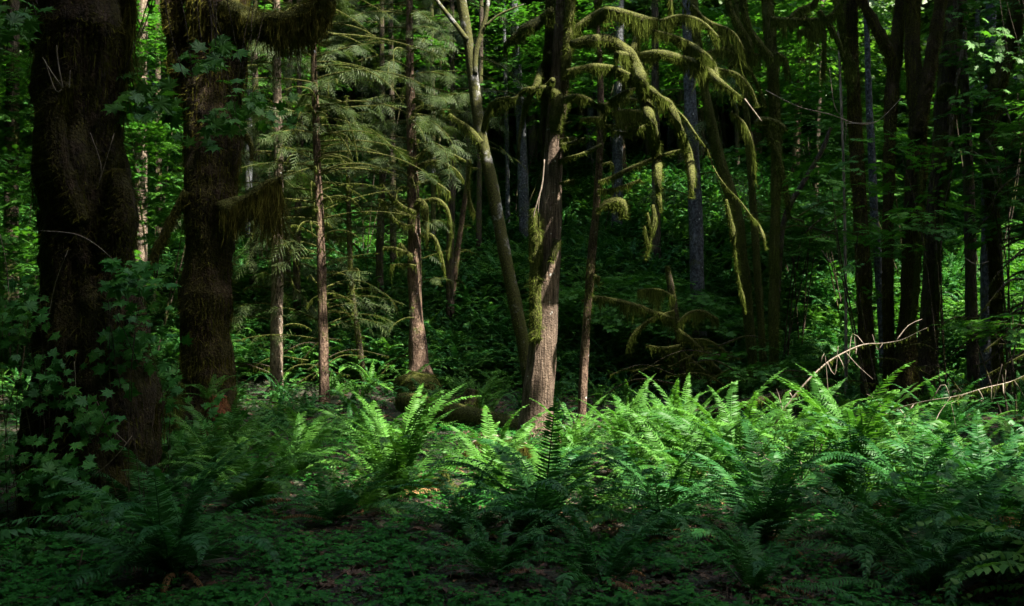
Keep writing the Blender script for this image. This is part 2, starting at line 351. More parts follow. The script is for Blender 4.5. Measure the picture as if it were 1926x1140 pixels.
def moss_on(info, drape=.25, dens=1.0, fuzz=.03, fdens=1.0, t0=0, t1=1, width=.008, thick=1.0, clump=5.0, mask=None):
    """fuzz over a tube and strands hanging under it; info from tube()"""
    p, r, s, dirs, q = info; n, m = q.shape[:2]
    tot = s[-1]; parts = []
    vis = (p[:, 2] < CAM[2] + .36 * p[:, 1] + .3)
    # fuzz
    area = tot * 2 * np.pi * r.mean(); cnt = int(min(26000, area * 7000 * fdens * thick))
    if cnt:
        i = rng.integers(0, n, cnt); j = rng.integers(0, m, cnt)
        u_ = rng.random(cnt)[:, None]; v_ = rng.random(cnt)[:, None]; i2 = np.minimum(i + 1, n - 1); j2 = (j + 1) % m
        b = (q[i, j] * (1 - u_) + q[i2, j] * u_) * (1 - v_) + (q[i, j2] * (1 - u_) + q[i2, j2] * u_) * v_
        o = dirs[i, j]
        ok = (s[i] / tot >= t0) & (s[i] / tot <= t1) & vis[i] & ((o[:, 1] < .35))
        if mask is not None: ok &= mask(b)
        b, o = b[ok], o[ok]
        L = fuzz * rng.uniform(.4, 1.5, len(b)) * (.5 + 1.2 * vnoise(b, 8, 5))
        parts.append(ribbons(b - o * .006, L, width * 1.1, down=(0, 0, -.55), wob=.5, segs=1, out=o, outamt=.9))
    if drape > 0 and dens > 0:
        cnt = int(tot * 420 * dens)
        i = rng.integers(0, n, cnt); ok = (s[i] / tot >= t0) & (s[i] / tot <= t1) & vis[i]; i = i[ok]
        j = rng.integers(0, m, len(i)); o = dirs[i, j]; 
        u_ = rng.random(len(i))[:, None]; b = q[i, j] * (1 - u_) + q[np.minimum(i + 1, n - 1), j] * u_; b[:, 2] -= rng.uniform(0, 1, len(i)) * r[i] * .6
        c = vnoise(p[i] + np.array([9.1, 3, 0]), clump, 3) * .55 + vnoise(p[i], clump * 3.1, 9) * .6
        L = drape * np.clip((c - .22) * 1.7, .06, 1.2) ** 1.6 * rng.uniform(.35, 1.1, len(i))
        steep = np.abs(np.gradient(p, axis=0)[i, 2]) / (np.linalg.norm(np.gradient(p, axis=0)[i], axis=1) + 1e-9)
        L *= 1 - .45 * steep
        if mask is not None: ok = mask(b); b, L = b[ok], L[ok]
        parts.append(ribbons(b, L * rng.uniform(.5, 1.15, len(L)) * np.where(rng.random(len(L)) < .05, 1.9, 1), width, wob=.20, segs=3))
    return merge(parts) if parts else None

# ------------------------------------------------------------------ geometry-node scatter (stuff only)
_groups = {}
def scatter(name, pts, rot, scl, pid, protos, parent=None):
    pts = np.asarray(pts, np.float32); n = len(pts)
    me = bpy.data.meshes.new(name); me.vertices.add(n)
    me.vertices.foreach_set('co', (pts - base_of(parent)).astype(np.float32).ravel())
    a = me.attributes.new('rot', 'FLOAT_VECTOR', 'POINT'); a.data.foreach_set('vector', np.asarray(rot, np.float32).ravel())
    a = me.attributes.new('scl', 'FLOAT', 'POINT'); a.data.foreach_set('value', np.asarray(scl, np.float32))
    a = me.attributes.new('pid', 'INT', 'POINT'); a.data.foreach_set('value', np.asarray(pid, np.int32))
    key = tuple(p.name for p in protos)
    if key not in _groups:
        g = bpy.data.node_groups.new('scatter_' + key[0], 'GeometryNodeTree')
        g.interface.new_socket('Geometry', in_out='INPUT', socket_type='NodeSocketGeometry')
        g.interface.new_socket('Geometry', in_out='OUTPUT', socket_type='NodeSocketGeometry')
        gi = g.nodes.new('NodeGroupInput'); go = g.nodes.new('NodeGroupOutput'); jn = g.nodes.new('GeometryNodeJoinGeometry')
        def na(nm, dt):
            x = g.nodes.new('GeometryNodeInputNamedAttribute'); x.data_type = dt; x.inputs['Name'].default_value = nm; return x.outputs['Attribute']
        r_, s_, i_ = na('rot', 'FLOAT_VECTOR'), na('scl', 'FLOAT'), na('pid', 'INT')
        for k, pr in enumerate(protos):
            iop = g.nodes.new('GeometryNodeInstanceOnPoints'); ob = g.nodes.new('GeometryNodeObjectInfo')
            ob.inputs['Object'].default_value = pr; ob.inputs['As Instance'].default_value = True
            cmp = g.nodes.new('FunctionNodeCompare'); cmp.data_type = 'INT'; cmp.operation = 'EQUAL'
            g.links.new(i_, cmp.inputs[2]); cmp.inputs[3].default_value = k
            g.links.new(gi.outputs[0], iop.inputs['Points']); g.links.new(cmp.outputs[0], iop.inputs['Selection'])
            g.links.new(ob.outputs['Geometry'], iop.inputs['Instance'])
            e2r = g.nodes.new('FunctionNodeEulerToRotation'); g.links.new(r_, e2r.inputs[0])
            g.links.new(e2r.outputs[0], iop.inputs['Rotation']); g.links.new(s_, iop.inputs['Scale'])
            g.links.new(iop.outputs[0], jn.inputs[0])
        g.links.new(jn.outputs[0], go.inputs[0]); _groups[key] = g
    o = link(name, me, parent); md = o.modifiers.new('scatter', 'NODES'); md.node_group = _groups[key]
    o['kind'] = 'stuff'
    return o

def proto(name, V, Fc, mat):
    return bpy.data.objects.new(name, mesh_data(name, V, Fc, mat))

# ------------------------------------------------------------------ leaves and fronds
def frond_mesh(seed, th0, th1, npairs=50, half=.085, sidebend=.0, bare=.1, wfac=.78, droop=.25):
    """fern frond of length 1 growing along +X and arching; th = angle from the vertical"""
    r = np.random.default_rng(seed); K = 60
    t = np.linspace(0, 1, K); th = np.radians(th0 + (th1 - th0) * t ** 1.55)
    yaw = sidebend * t ** 2
    d = np.stack([np.sin(th) * np.cos(yaw), np.sin(th) * np.sin(yaw), np.cos(th)], 1)
    c = np.vstack([[0, 0, 0], np.cumsum(d[:-1] / (K - 1), axis=0)])
    V, Tr, Qd = [], [], []
    def at(s):
        f = s * (K - 1); i = np.minimum(f.astype(int), K - 2); f = (f - i)[:, None]
        return c[i] * (1 - f) + c[i + 1] * f, d[i]
    # rachis
    s = np.linspace(0, 1, 11); p, dd = at(s); sd = np.cross(dd, (0, 0, 1)); sd /= np.linalg.norm(sd, axis=1)[:, None] + 1e-9
    up = np.cross(sd, dd); w_ = (.0050 * (1 - s) + .0008)[:, None]
    ring = np.stack([p - sd * w_, p + up * w_, p + sd * w_], 1).reshape(-1, 3); V.append(ring)
    for k in range(10):
        for a, b in ((0, 1), (1, 2), (2, 0)): Qd.append([k * 3 + a, k * 3 + b, k * 3 + 3 + b, k * 3 + 3 + a])
    s = bare + (1 - bare) * (np.arange(npairs) + .5) / npairs; p, dd = at(s)
    sd = np.cross(dd, (0, 0, 1)); sd /= np.linalg.norm(sd, axis=1)[:, None] + 1e-9; up = np.cross(sd, dd)
    x = (s - bare) / (1 - bare)
    ln = half * np.clip(x / .10 + .35, 0, 1) ** .7 * (1 - x ** 2.2) ** .9 + .006
    pw = (1 - bare) / npairs * wfac
    base = len(ring)
    for sg in (-1, 1):
        l = (ln * r.uniform(.88, 1.08, npairs))[:, None]
        fw = .18 + .45 * x[:, None] + r.normal(0, .05, (npairs, 1))
        dr = droop * r.uniform(.5, 1.5, (npairs, 1))
        pd = sd * sg + dd * fw - up * dr * .5; pd /= np.linalg.norm(pd, axis=1)[:, None]
        tipd = pd + dd * .25 - up * dr; tipd /= np.linalg.norm(tipd, axis=1)[:, None]
        fo = np.cross(pd, up); fo /= np.linalg.norm(fo, axis=1)[:, None]; fo = fo * pw / 2
        fo = fo + up * (r.normal(.0, .25, (npairs, 1)) * pw)
        a = p + pd * l * .02 - fo * .6; b = p + pd * l * .02 + fo * .6
        e = p + pd * l * .45 - fo; f_ = p + pd * l * .45 + fo; g = p + tipd * l
        v = np.stack([a, b, f_, e, g], 1).reshape(-1, 3); V.append(v)
        o = base + np.arange(npairs) * 5
        Qd += np.stack([o, o + 1, o + 2, o + 3], 1).tolist(); Tr += np.stack([o + 3, o + 2, o + 4], 1).tolist(); base += len(v)
    return np.vstack(V), [np.array(Qd), np.array(Tr)]

def lobed_leaf(lobes=5, depth=.42, seed=0, spread=2.2, fold=.1):
    """palmate leaf, length about 1 along +X from its stalk"""
    r = np.random.default_rng(seed); V = [[.12, 0, 0]]; out = []
    ang = np.linspace(-spread, spread, lobes)
    out.append([0.02, 0, 0])
    for i, a in enumerate(ang):
        L = (1 - .42 * abs(a) / spread) * r.uniform(.92, 1.06)
        c, s = math.cos(a), math.sin(a)
        da = (ang[1] - ang[0])
        def pt(rr, aa, z): return [.12 + rr * math.cos(aa) * .88, rr * math.sin(aa) * .88, z]
        out.append(pt(L * .66, a - da * .27, -.02)); out.append(pt(L * .74, a - da * .10, .0)); out.append(pt(L, a, -fold)); out.append(pt(L * .74, a + da * .10, .0)); out.append(pt(L * .66, a + da * .27, -.02))
        if i < lobes - 1: out.append(pt(L * (1 - depth) * .95, a + da * .5, fold * .35))
    V += out; n = len(out)
    T = [[0, 1 + k, 1 + (k + 1) % n] for k in range(n)]
    return np.array(V), np.array(T)

def place_leaf(V, pos, yaw, pitch, roll, s):
    e = Euler((roll, pitch, yaw)).to_matrix(); return (np.array(e) @ V.T).T * s + pos

def combine(lst):
    V, T = [], []; o = 0
    for v, t in lst: V.append(v); T.append(t + o); o += len(v)
    return np.vstack(V), np.vstack(T)

# --- protos
def strip(p0, p1, w):
    p0 = np.array(p0, float); p1 = np.array(p1, float); d = p1 - p0; s = np.cross(d, (0, 0, 1)); s = s / (np.linalg.norm(s) + 1e-9) * w
    u = np.array([0, 0, w])
    V = np.array([p0 - s, p0 + s, p0 + u, p1 - s * .5, p1 + s * .5, p1 + u * .5])
    T = np.array([[0, 1, 4], [0, 4, 3], [1, 2, 5], [1, 5, 4], [2, 0, 3], [2, 3, 5]])
    return V, T

def maple_twig(seed):
    r = random.Random(seed); lst = [strip((0, 0, 0), (.42, 0, -.03), .004)]
    for k in range(11):
        x = .06 + .40 * k / 10; sg = 1 if k % 2 else -1
        yaw = sg * r.uniform(.5, 1.4) * (1 - k / 16); ln = r.uniform(.05, .11)
        b = np.array([x + math.cos(yaw) * ln, math.sin(yaw) * ln, -.02 + r.uniform(-.03, .03)])
        lst.append(strip((x, 0, 0), b, .0015))
        v, t = lobed_leaf(7, .40, seed * 20 + k, 2.3, .1); lst.append((place_leaf(v, b, yaw + r.uniform(-.4, .4), r.uniform(-.1, .4), r.uniform(-.3, .3), r.uniform(.07, .105)), t))
    return combine(lst)
maple_protos = [proto('maple_twig', *maple_twig(i), M_maple) for i in range(4)]

def needle_spray(seed, n=11, L=.55):
    r = random.Random(seed); V, T = [], []; 
    def tri(a, b, c): o = len(V); V.extend([a, b, c]); T.append([o, o + 1, o + 2])
    def pt(t): return np.array([L * t, 0, -.10 * t * t])
    lst = []
    for k in range(8):
        a, b = pt(k / 8), pt((k + 1) / 8); lst.append(strip(a, b, .003))
    for k in range(n):
        t = .06 + .9 * k / n; sg = 1 if k % 2 else -1; b0 = pt(t); ll = (.24 * (1 - t) + .05) * r.uniform(.8, 1.1); an = sg * r.uniform(.75, 1.0)
        dr = r.uniform(.15, .45)
        m = 8
        for q in range(m):
            u0, u1 = q / m, (q + 1) / m
            c0 = b0 + np.array([math.cos(an) * ll * u0, math.sin(an) * ll * u0, -dr * ll * u0 ** 2]); c1 = b0 + np.array([math.cos(an) * ll * u1, math.sin(an) * ll * u1, -dr * ll * u1 ** 2])
            for s2 in (-1, 1):
                aa = an + s2 * .75; nl = .021 * (1 - .55 * u0) * r.uniform(.8, 1.2)
                tip = c0 + np.array([math.cos(aa) * nl, math.sin(aa) * nl, -.006]); tri(c0, c1, tip)
    V = np.array(V); T = np.array(T)
    lst.append((V, T)); return combine(lst)
spray_protos = [proto('needle_spray', *needle_spray(i), M_cedar) for i in range(4)]

def leaf_cluster(seed, n=46, R_=.55, s=.10):
    r = np.random.default_rng(seed); c = r.normal(0, R_ * .5, (n, 3)); c[:, 2] *= .55; V, T = [], []
    for k in range(n):
        v = np.array([[0, 0, 0], [.5, .34, .05], [1, 0, -.1], [.5, -.34, .05]]) 
        V.append(place_leaf(v, c[k], r.uniform(0, 6.28), r.uniform(-.6, .8), r.normal(0, .5), s * r.uniform(.7, 1.5))); T.append(np.array([[0, 1, 2], [0, 2, 3]]) + 4 * k)
    return np.vstack(V), np.vstack(T)
cluster_protos = [proto('leaf_cluster', *leaf_cluster(i, 46, .55, .12), M_canopy) for i in range(4)]
cluster_big = [proto('canopy_cluster', *leaf_cluster(i + 9, 70, 1.1, .26), M_canopy) for i in range(4)]

def oxalis(seed):
    r = random.Random(seed); lst = []; h = r.uniform(.05, .11)
    lst.append(strip((0, 0, 0), (.003, 0, h), .0015))
    y0 = r.uniform(0, 6)
    for k in range(3):
        a = y0 + k * 2.094
        v = np.array([[0, 0, 0], [.55, .48, .06], [.95, .42, -.06], [.80, 0, .0], [.95, -.42, -.06], [.55, -.48, .06]])
        t = np.array([[0, 3, 1], [1, 3, 2], [0, 5, 3], [5, 4, 3]])
        lst.append((place_leaf(v, np.array([.003, 0, h]), a, r.uniform(-.05, .25), r.uniform(-.1, .1), .034), t))
    return combine(lst)
ox_protos = [proto('oxalis_leaf', *oxalis(i), M_oxalis) for i in range(5)]
lit_v, lit_t = lobed_leaf(5, .4, 3, 2.2, .25)
litter_protos = [proto('fallen_leaf', lit_v, lit_t, M_litter), proto('dry_twig_piece', *strip((0, 0, .05), (2.6, .2, .12), .05), M_litter)]

# fern fronds: steep, arching, low, drooping; a fine set and a coarser set for the slope
FR = {}
for q, npairs in (('fine', 44), ('far', 24)):
    L_ = []
    for i, (a0, a1, sb, hf) in enumerate([(4, 74, .1, .092), (14, 96, -.3, .096), (26, 110, .35, .10), (38, 120, -.35, .10), (52, 126, .3, .10), (66, 130, -.25, .095), (20, 128, .7, .095), (44, 112, -.7, .095)]):
        V, Fc = frond_mesh(30 + i, a0, a1, npairs, hf, sb, .10, .66 if q == 'fine' else .74)
        L_.append([mesh_data('frond_' + q, V, Fc, m) for m in (M_fern, M_fern2)])
    FR[q] = L_
Vd, Fd = frond_mesh(77, 70, 160, 30, .06, .3, .1, .6, .9); FR_dead = mesh_data('frond_dead', Vd, Fd, M_fernold)

def fern(x, y, size, nfr, label, group, q='fine', name='sword_fern', mi=0, seed=0, steep=0.0, dead=0, z=None, full=True):
    r = random.Random(seed)
    zz = float(ground_z(x, y)) if z is None else z
    t = thing(name, (x, y, zz), label, 'fern', group)
    y0 = r.uniform(0, 6.28)
    for k in range(nfr):
        f = k / nfr                      # inner fronds steeper, outer lower
        v = int(min(5, max(0, r.gauss(1.6 + 3.8 * f - steep * 2.6, .8))))
        if r.random() < .12: v = r.choice([6, 7])
        s = size * r.uniform(.72, 1.12) * (1 - .12 * (f < .25))
        yaw = y0 + k * 2.399 + r.uniform(-.3, .3)
        c = (r.uniform(-.05, .05), r.uniform(-.05, .05), -.02)
        link('frond', FR[q][v][mi], t, c, (r.uniform(-.18, .18), r.uniform(-.12, .14), yaw), s)
    for k in range(dead):
        o = link('frond', FR_dead, t, (0, 0, .02), (r.uniform(-.3, .3), r.uniform(-.1, .3), r.uniform(0, 6.28)), size * r.uniform(.5, .8)); o['label'] = 'dead brown frond'
    return t

# ------------------------------------------------------------------ ground and slope
gx = np.concatenate([np.linspace(-90, -14, 30, endpoint=False), np.linspace(-14, 14, 200, endpoint=False), np.linspace(14, 90, 30)])
gy = np.concatenate([np.linspace(-60, 3, 30, endpoint=False), np.linspace(3, 40, 240, endpoint=False), np.linspace(40, 110, 30)])
X, Y_ = np.meshgrid(gx, gy); Z = ground_z(X, Y_)
V = np.stack([X, Y_, Z], -1).reshape(-1, 3); nx, ny = len(gx), len(gy)
i = np.arange(ny - 1)[:, None] * nx + np.arange(nx - 1)[None]
Q = np.stack([i, i + 1, i + nx + 1, i + nx], -1).reshape(-1, 4)
setp(link('ground', mesh_data('ground', V, Q, M_ground, True)), kind='structure')
# ------------------------------------------------------------------ trees
def trunk_pts(pts, Y):
    W, rr = [], []
    for p in pts:
        px, py, w_ = p[:3]; yy = Y + (p[3] if len(p) > 3 else 0)
        W.append(P(px, py, yy)); rr.append(w_ / 2 / F * yy)
    return W, rr

def tree(name, label, pts, Y, mat, group=None, sides=18, step=.07, lump=.10, furrow=0.0, nf=9, seed=0, flare=1.35, top=14.0, cat='tree', mossy=None, cut=False):
    W, rr = trunk_pts(pts, Y)
    b = W[0].copy(); gz = float(ground_z(b[0], b[1]))
    d = W[0] - W[1]; 
    if b[2] > gz + .05:
        k = min(.5, (b[2] - gz)); nb = b + np.array([d[0] / (abs(d[2]) + 1e-6) * (b[2] - gz) * .5, 0, 0]); 
        W.insert(0, np.array([nb[0], nb[1], gz - .15])); rr.insert(0, rr[0] * flare)
        if (b[2] - gz) > .5:
            W.insert(1, np.array([nb[0] * .6 + b[0] * .4, nb[1], gz + .25])); rr.insert(1, rr[1] * 1.06)
    if not cut and W[-1][2] < top:
        d = W[-1] - W[-2]; d /= np.linalg.norm(d); d[2] = max(d[2], .75); d /= np.linalg.norm(d)
        L = (top - W[-1][2]) / d[2]; W.append(W[-1] + d * L * .5); rr.append(rr[-1] * .8); W.append(W[-1] + d * L * .5 + np.array([R.uniform(-.3, .3), 0, 0])); rr.append(rr[-1] * .5)
    base = np.array([W[0][0], W[0][1], float(ground_z(W[0][0], W[0][1]))])
    t = thing(name, base, label, cat, group)
    V, Fc, info = tube(W, rr, sides, step, lump, furrow, nf, seed)
    link('trunk', mesh_data('trunk', V - base, Fc, mat, True), t)
    if mossy:
        add_moss(t, info, **mossy)
    return t, info

def add_moss(par, info, mat=None, name='moss', **kw):
    g = moss_on(info, **kw)
    if g is None or len(g[0]) == 0: return
    b = world_base(par)
    o = link(name, mesh_data(name, g[0] - b, g[1], mat or M_moss, False, g[2]), par); o['kind'] = 'stuff'
    return o

def world_base(o):
    b = np.zeros(3)
    while o is not None: b = b + np.array(o.location); o = o.parent
    return b

def branch(par, pts, Y, mat=None, drape=.2, dens=1.0, fuzz=.03, fdens=1.0, name='branch', sides=9, step=.05, lump=.22, mossmat=None, width=.008, seed=None, **kw):
    W, rr = trunk_pts(pts, Y)
    V, Fc, info = tube(W, rr, sides, step, lump, 0, 9, seed if seed is not None else R.randint(0, 999), 9)
    b = world_base(par)
    o = link(name, mesh_data(name, V - b, Fc, mat or M_mossbark, True), par)
    if fdens > 0 or drape > 0:
        add_moss(o, info, mat=mossmat, name='hanging_moss', drape=drape, dens=dens, fuzz=fuzz, fdens=fdens, width=width, **kw)
    return o, info

def world_branch(par, W, rr, mat, drape, dens, fuzz, fdens, name='branch', sides=7, step=.07, mossmat=None, moss=True):
    V, Fc, info = tube(W, rr, sides, step, .2, 0, 9, R.randint(0, 999), 9)
    b = world_base(par); o = link(name, mesh_data(name, V - b, Fc, mat, True), par)
    if moss: add_moss(o, info, mat=mossmat, name='hanging_moss', drape=drape, dens=dens, fuzz=fuzz, fdens=fdens)
    return o, info

def at_z(info, z):
    p, r = info[0], info[1]; i = int(np.argmin(np.abs(p[:, 2] - z))); return p[i], r[i]

# 1  giant shaggy maple at the left
t1, i1 = tree('maple_tree', 'huge shaggy moss-covered maple trunk filling the dark left edge',
     [(160, 1000, 250), (168, 820, 235), (172, 640, 200), (165, 500, 172), (160, 400, 165), (152, 300, 158), (150, 190, 156), (158, 60, 146), (166, -70, 150)],
     7.6, M_maplebark, sides=56, step=.035, lump=.17, furrow=.22, nf=12, seed=5, mossy=dict(mat=M_mossd, drape=.30, dens=9, fuzz=.07, fdens=.5, width=.009))
branch(t1, [(150, 420, 40), (108, 300, 50), (98, 200, 44), (118, 165, 30), (132, 170, 12)], 7.25, M_maplebark, .18, 3, .05, .7, mossmat=M_mossd, name='burl')
branch(t1, [(200, 480, 60), (228, 420, 60), (226, 360, 50), (215, 320, 20)], 7.4, M_maplebark, .15, 3, .05, .7, name='burl', mossmat=M_mossd)
branch(t1, [(110, 120, 30), (88, 80, 24), (66, 60, 18), (62, 20, 16), (55, -60, 16)], 7.5, M_maplebark, .9, 4, .05, .8, mossmat=M_mossd)
branch(t1, [(200, 110, 30), (225, 80, 22), (238, 30, 18), (250, -60, 18)], 7.6, M_maplebark, 1.0, 3.5, .05, .8, mossmat=M_mossd)
for a in [[(118, 165, 3), (100, 140, 2.4), (80, 108, 1.2)], [(118, 165, 3), (108, 110, 2.4), (107, 85, 1.2)], [(116, 168, 3), (104, 170, 2.4), (84, 112, 1)], [(130, 165, 3), (131, 150, 2), (132, 132, 1)]]:
    branch(t1, a, 7.1, M_twig, 0, 0, 0, 0, name='twig', sides=5, lump=.1)

# 2  second left maple with two limbs
t2, i2 = tree('maple_tree', 'tall black mossy maple trunk second from the left with hanging moss curtains',
     [(392, 800, 120), (392, 730, 96), (388, 600, 92), (392, 450, 92), (396, 330, 94), (404, 200, 96), (408, 90, 104), (412, -70, 112)],
     11.2, M_maplebark, sides=44, step=.045, lump=.15, furrow=.22, nf=11, seed=15, mossy=dict(mat=M_mossd, drape=.30, dens=8, fuzz=.06, fdens=.6, width=.010))
branch(t2, [(390, 250, 46), (368, 205, 42), (345, 160, 38), (335, 90, 38), (328, 20, 42), (322, -70, 42)], 11.2, M_maplebark, .3, 4, .05, .8, mossmat=M_mossd)
branch(t2, [(420, 20, 60), (470, 45, 56), (520, 46, 52), (570, 38, 50), (604, 10, 46), (612, -50, 40)], 11.0, M_mossbark, .42, 8, .06, 1, mossmat=M_mossd, clump=3)
branch(t2, [(420, 400, 44), (450, 385, 30), (480, 368, 22), (508, 345, 20), (528, 336, 8)], 11.0, M_mossbark, 1.25, 11, .05, 1, mossmat=M_mossd, clump=2)
branch(t2, [(352, 360, 18), (330, 400, 18), (305, 450, 17), (283, 495, 15), (272, 520, 10)], 11.0, M_mossbark, .12, 2, .04, 1, mossmat=M_mossd)
branch(t2, [(440, 250, 18), (462, 252, 12), (472, 270, 10), (474, 300, 6)], 11.0, M_mossbark, .12, 2, .04, 1, mossmat=M_mossd)

# conifers of the left middle ground
def arcs(par, info, zlo, zhi, n, L0, L1, r0, droop=.9, sprays=0, drape=.10, dens=.7, rise=.35, seed=0, mat=None, spray_s=1.0, foli=None, ymin=-1, fdens=.5, sag=None):
    """curved branches off a trunk; sprays > 0 adds foliage points to foli"""
    r = random.Random(seed)
    for k in range(n):
        z = zlo + (zhi - zlo) * (k + r.random()) / n; c, tr = at_z(info, z)
        az = r.uniform(0, 6.283); L = r.uniform(L0, L1); 
        h = np.array([math.cos(az), math.sin(az) * .8, 0])
        if h[1] > .55 and r.random() < .5: h[1] *= -1
        ri = rise * r.uniform(.4, 1.4); dr = droop * r.uniform(.5, 1.3)
        W = []
        m = 6
        for q in range(m + 1):
            u = q / m; side = np.array([-h[1], h[0], 0]) * .12 * L * math.sin(3 * u + az)
            W.append(c + h * (L * u * (1 - .25 * u * dr)) + side * u + np.array([0, 0, L * (ri * u - dr * .75 * u * u * u ** .3)]))
        rr = [r0 * (1 - .8 * q / m) * r.uniform(.9, 1.1) for q in range(m + 1)]
        b, bi = world_branch(par, W, rr, mat or M_mossbark, drape, dens, .02, fdens)
        if sprays and foli is not None:
            p = bi[0]
            for q in range(sprays):
                u = r.uniform(.18, 1.0); i = int(u * (len(p) - 1)); T = p[min(i + 1, len(p) - 1)] - p[i - 1]
                yaw = math.atan2(T[1], T[0]) + r.choice([-1, 1]) * r.uniform(.2, 1.0)
                foli.append((p[i], (r.uniform(-.8, .8), r.uniform(-.1, 1.0), yaw), spray_s * r.uniform(.7, 1.25)))

def foliage(par, pts, protos, name='foliage', gaps=True, tmin=.9, own=None):
    p = np.array([a[0] for a in pts]); 
    k = keep(p, .8, tmin) if gaps else np.ones(len(p), bool)
    if own is not None:                       # twigs self-prune close in front of the stem, low down
        st = own[0]; j = np.abs(st[:, 2][None] - p[:, 2][:, None]).argmin(1); dx = np.abs(p[:, 0] - st[j, 0]); 
        k &= ~((p[:, 1] < st[j, 1] + .1) & (dx < .13 + .10 * rng.random(len(p))) & (rng.random(len(p)) < .93))
    p = p[k]; rot = np.array([a[1] for a in pts])[k]; s = np.array([a[2] for a in pts])[k]
    return scatter(name, p, rot, s, rng.integers(0, len(protos), len(p)), protos, par)

def small_stick(W, r, mat, name='twig', par=None):
    V, Fc, info = tube(W, r, 5, .06, .1, 0, 9, R.randint(0, 99), 9); b = world_base(par) if par else np.zeros(3)
    return link(name, mesh_data(name, V - b, Fc, mat, True), par), info

t3, i3 = tree('conifer_tree', 'slim conifer with pale sunlit bark just right of the moss curtain', [(522, 755, 27), (520, 680, 24), (521, 560, 23), (522, 450, 22), (524, 300, 19), (521, 150, 16), (519, -60, 14)], 16, M_pale, sides=20, step=.06, lump=.07, furrow=.06, mossy=dict(drape=.05, dens=.6, fuzz=.03, fdens=.12))
f = []; arcs(t3, i3, 1.2, 4.2, 8, .5, 1.1, .014, drape=.06, dens=.5, seed=31); arcs(t3, i3, 3.6, 8.5, 15, .9, 1.7, .016, droop=.5, sprays=40, foli=f, spray_s=.65, seed=32, drape=.05, rise=.1)
arcs(t3, i3, 1.2, 7, 40, .6, 1.5, .010, droop=.4, sprays=12, foli=f, spray_s=.6, seed=33, drape=.04)
foliage(t3, f, spray_protos, own=i3)
t4, i4 = tree('conifer_tree', 'thin conifer with drooping moss-tipped twigs and a bright sunlit spray of needles', [(611, 770, 22), (609, 690, 19), (606, 560, 18), (603, 450, 17), (598, 330, 15), (594, 220, 13), (590, 100, 11), (588, -60, 8)], 15, M_brown2, sides=18, step=.06, lump=.08, furrow=.06, mossy=dict(drape=.05, dens=.6, fuzz=.03, fdens=.15))
f = []; arcs(t4, i4, 2.6, 4.8, 14, .5, 1.2, .014, droop=1.2, rise=.55, drape=.12, dens=1.2, seed=41, fdens=1)
arcs(t4, i4, 1.3, 3.4, 9, .5, 1.1, .010, droop=.5, drape=.05, dens=.6, seed=42)
arcs(t4, i4, 2.8, 8.5, 80, .7, 2.4, .014, droop=.4, rise=.15, spray_s=.5, sprays=42, foli=f, seed=43, drape=.04)
arcs(t4, i4, 1.0, 4.5, 34, .6, 1.5, .009, droop=.4, sprays=12, foli=f, spray_s=.6, seed=44, drape=.04)
foliage(t4, f, spray_protos, own=i4)
t5, i5 = tree('young_conifer', 'spindly mossy young conifer between the two brown conifers', [(686, 735, 12), (676, 650, 11), (664, 560, 10), (657, 450, 9), (655, 330, 8), (650, 230, 6), (652, 180, 3)], 17, M_dark, sides=12, cut=True, cat='tree', mossy=dict(drape=.10, dens=2, fuzz=.03, fdens=.8))
f = []; arcs(t5, i5, 1.3, 4.0, 14, .5, 1.2, .010, droop=.6, drape=.14, dens=1.2, seed=51, fdens=.6); arcs(t5, i5, 2.9, 5.2, 14, .5, 1.5, .010, droop=.5, sprays=36, spray_s=.48, foli=f, seed=52, drape=.06)
foliage(t5, f, spray_protos)
t6, i6 = tree('hemlock_tree', 'brown hemlock with flared base and many arched mossy dead branches', [(790, 715, 58), (787, 670, 36), (783, 600, 27), (780, 520, 25), (779, 430, 24), (776, 330, 21), (773, 220, 17), (771, 100, 14), (770, -60, 11)], 17, M_brown2, sides=22, step=.06, lump=.08, furrow=.10, mossy=dict(drape=.06, dens=1.0, fuzz=.03, fdens=.25, mask=lambda b: b[:, 2] > 2.0))
for a in [[(782, 400, 7), (757, 388, 7), (737, 370, 6), (718, 346, 4)], [(782, 408, 7), (750, 398, 6), (730, 385, 5), (714, 374, 3)], [(780, 425, 6), (757, 422, 6), (740, 410, 5), (726, 387, 3)],
          [(785, 400, 9), (783, 385, 10), (790, 378, 11), (798, 385, 12), (800, 410, 12), (803, 440, 8), (804, 465, 4)],
          [(795, 378, 6), (820, 375, 7), (840, 392, 7), (848, 425, 6), (846, 460, 4), (843, 485, 3)], [(788, 443, 6), (805, 440, 7), (820, 452, 7), (832, 490, 6), (838, 520, 3)],
          [(780, 320, 6), (795, 308, 6), (815, 303, 6), (835, 307, 5), (858, 320, 4), (872, 340, 3)], [(782, 345, 5), (810, 340, 5), (830, 350, 5), (846, 362, 3)], [(780, 300, 6), (800, 283, 6), (822, 279, 5), (850, 290, 4), (876, 303, 3)],
          [(775, 485, 7), (760, 468, 8), (752, 458, 8)], [(775, 480, 7), (745, 468, 7), (722, 466, 5)], [(783, 500, 5), (760, 497, 4), (735, 498, 3)], [(782, 300, 5), (757, 290, 7), (735, 275, 6), (718, 258, 4), (690, 238, 2)],
          [(776, 240, 6), (800, 232, 7), (815, 240, 7), (845, 255, 4)], [(776, 210, 5), (792, 200, 6), (812, 200, 5), (835, 208, 3)]]:
    branch(t6, [(x, y, w_, R.uniform(-.05, .05)) for x, y, w_ in a], 16.7, None, .22, 1.6, .03, .9)
f = []; arcs(t6, i6, 3.2, 5.2, 10, .5, 1.2, .012, droop=.8, drape=.12, dens=1, seed=61); arcs(t6, i6, 4.2, 9.2, 64, .8, 2.3, .013, droop=.45, rise=.1, spray_s=.5, sprays=36, foli=f, seed=62, drape=.05)
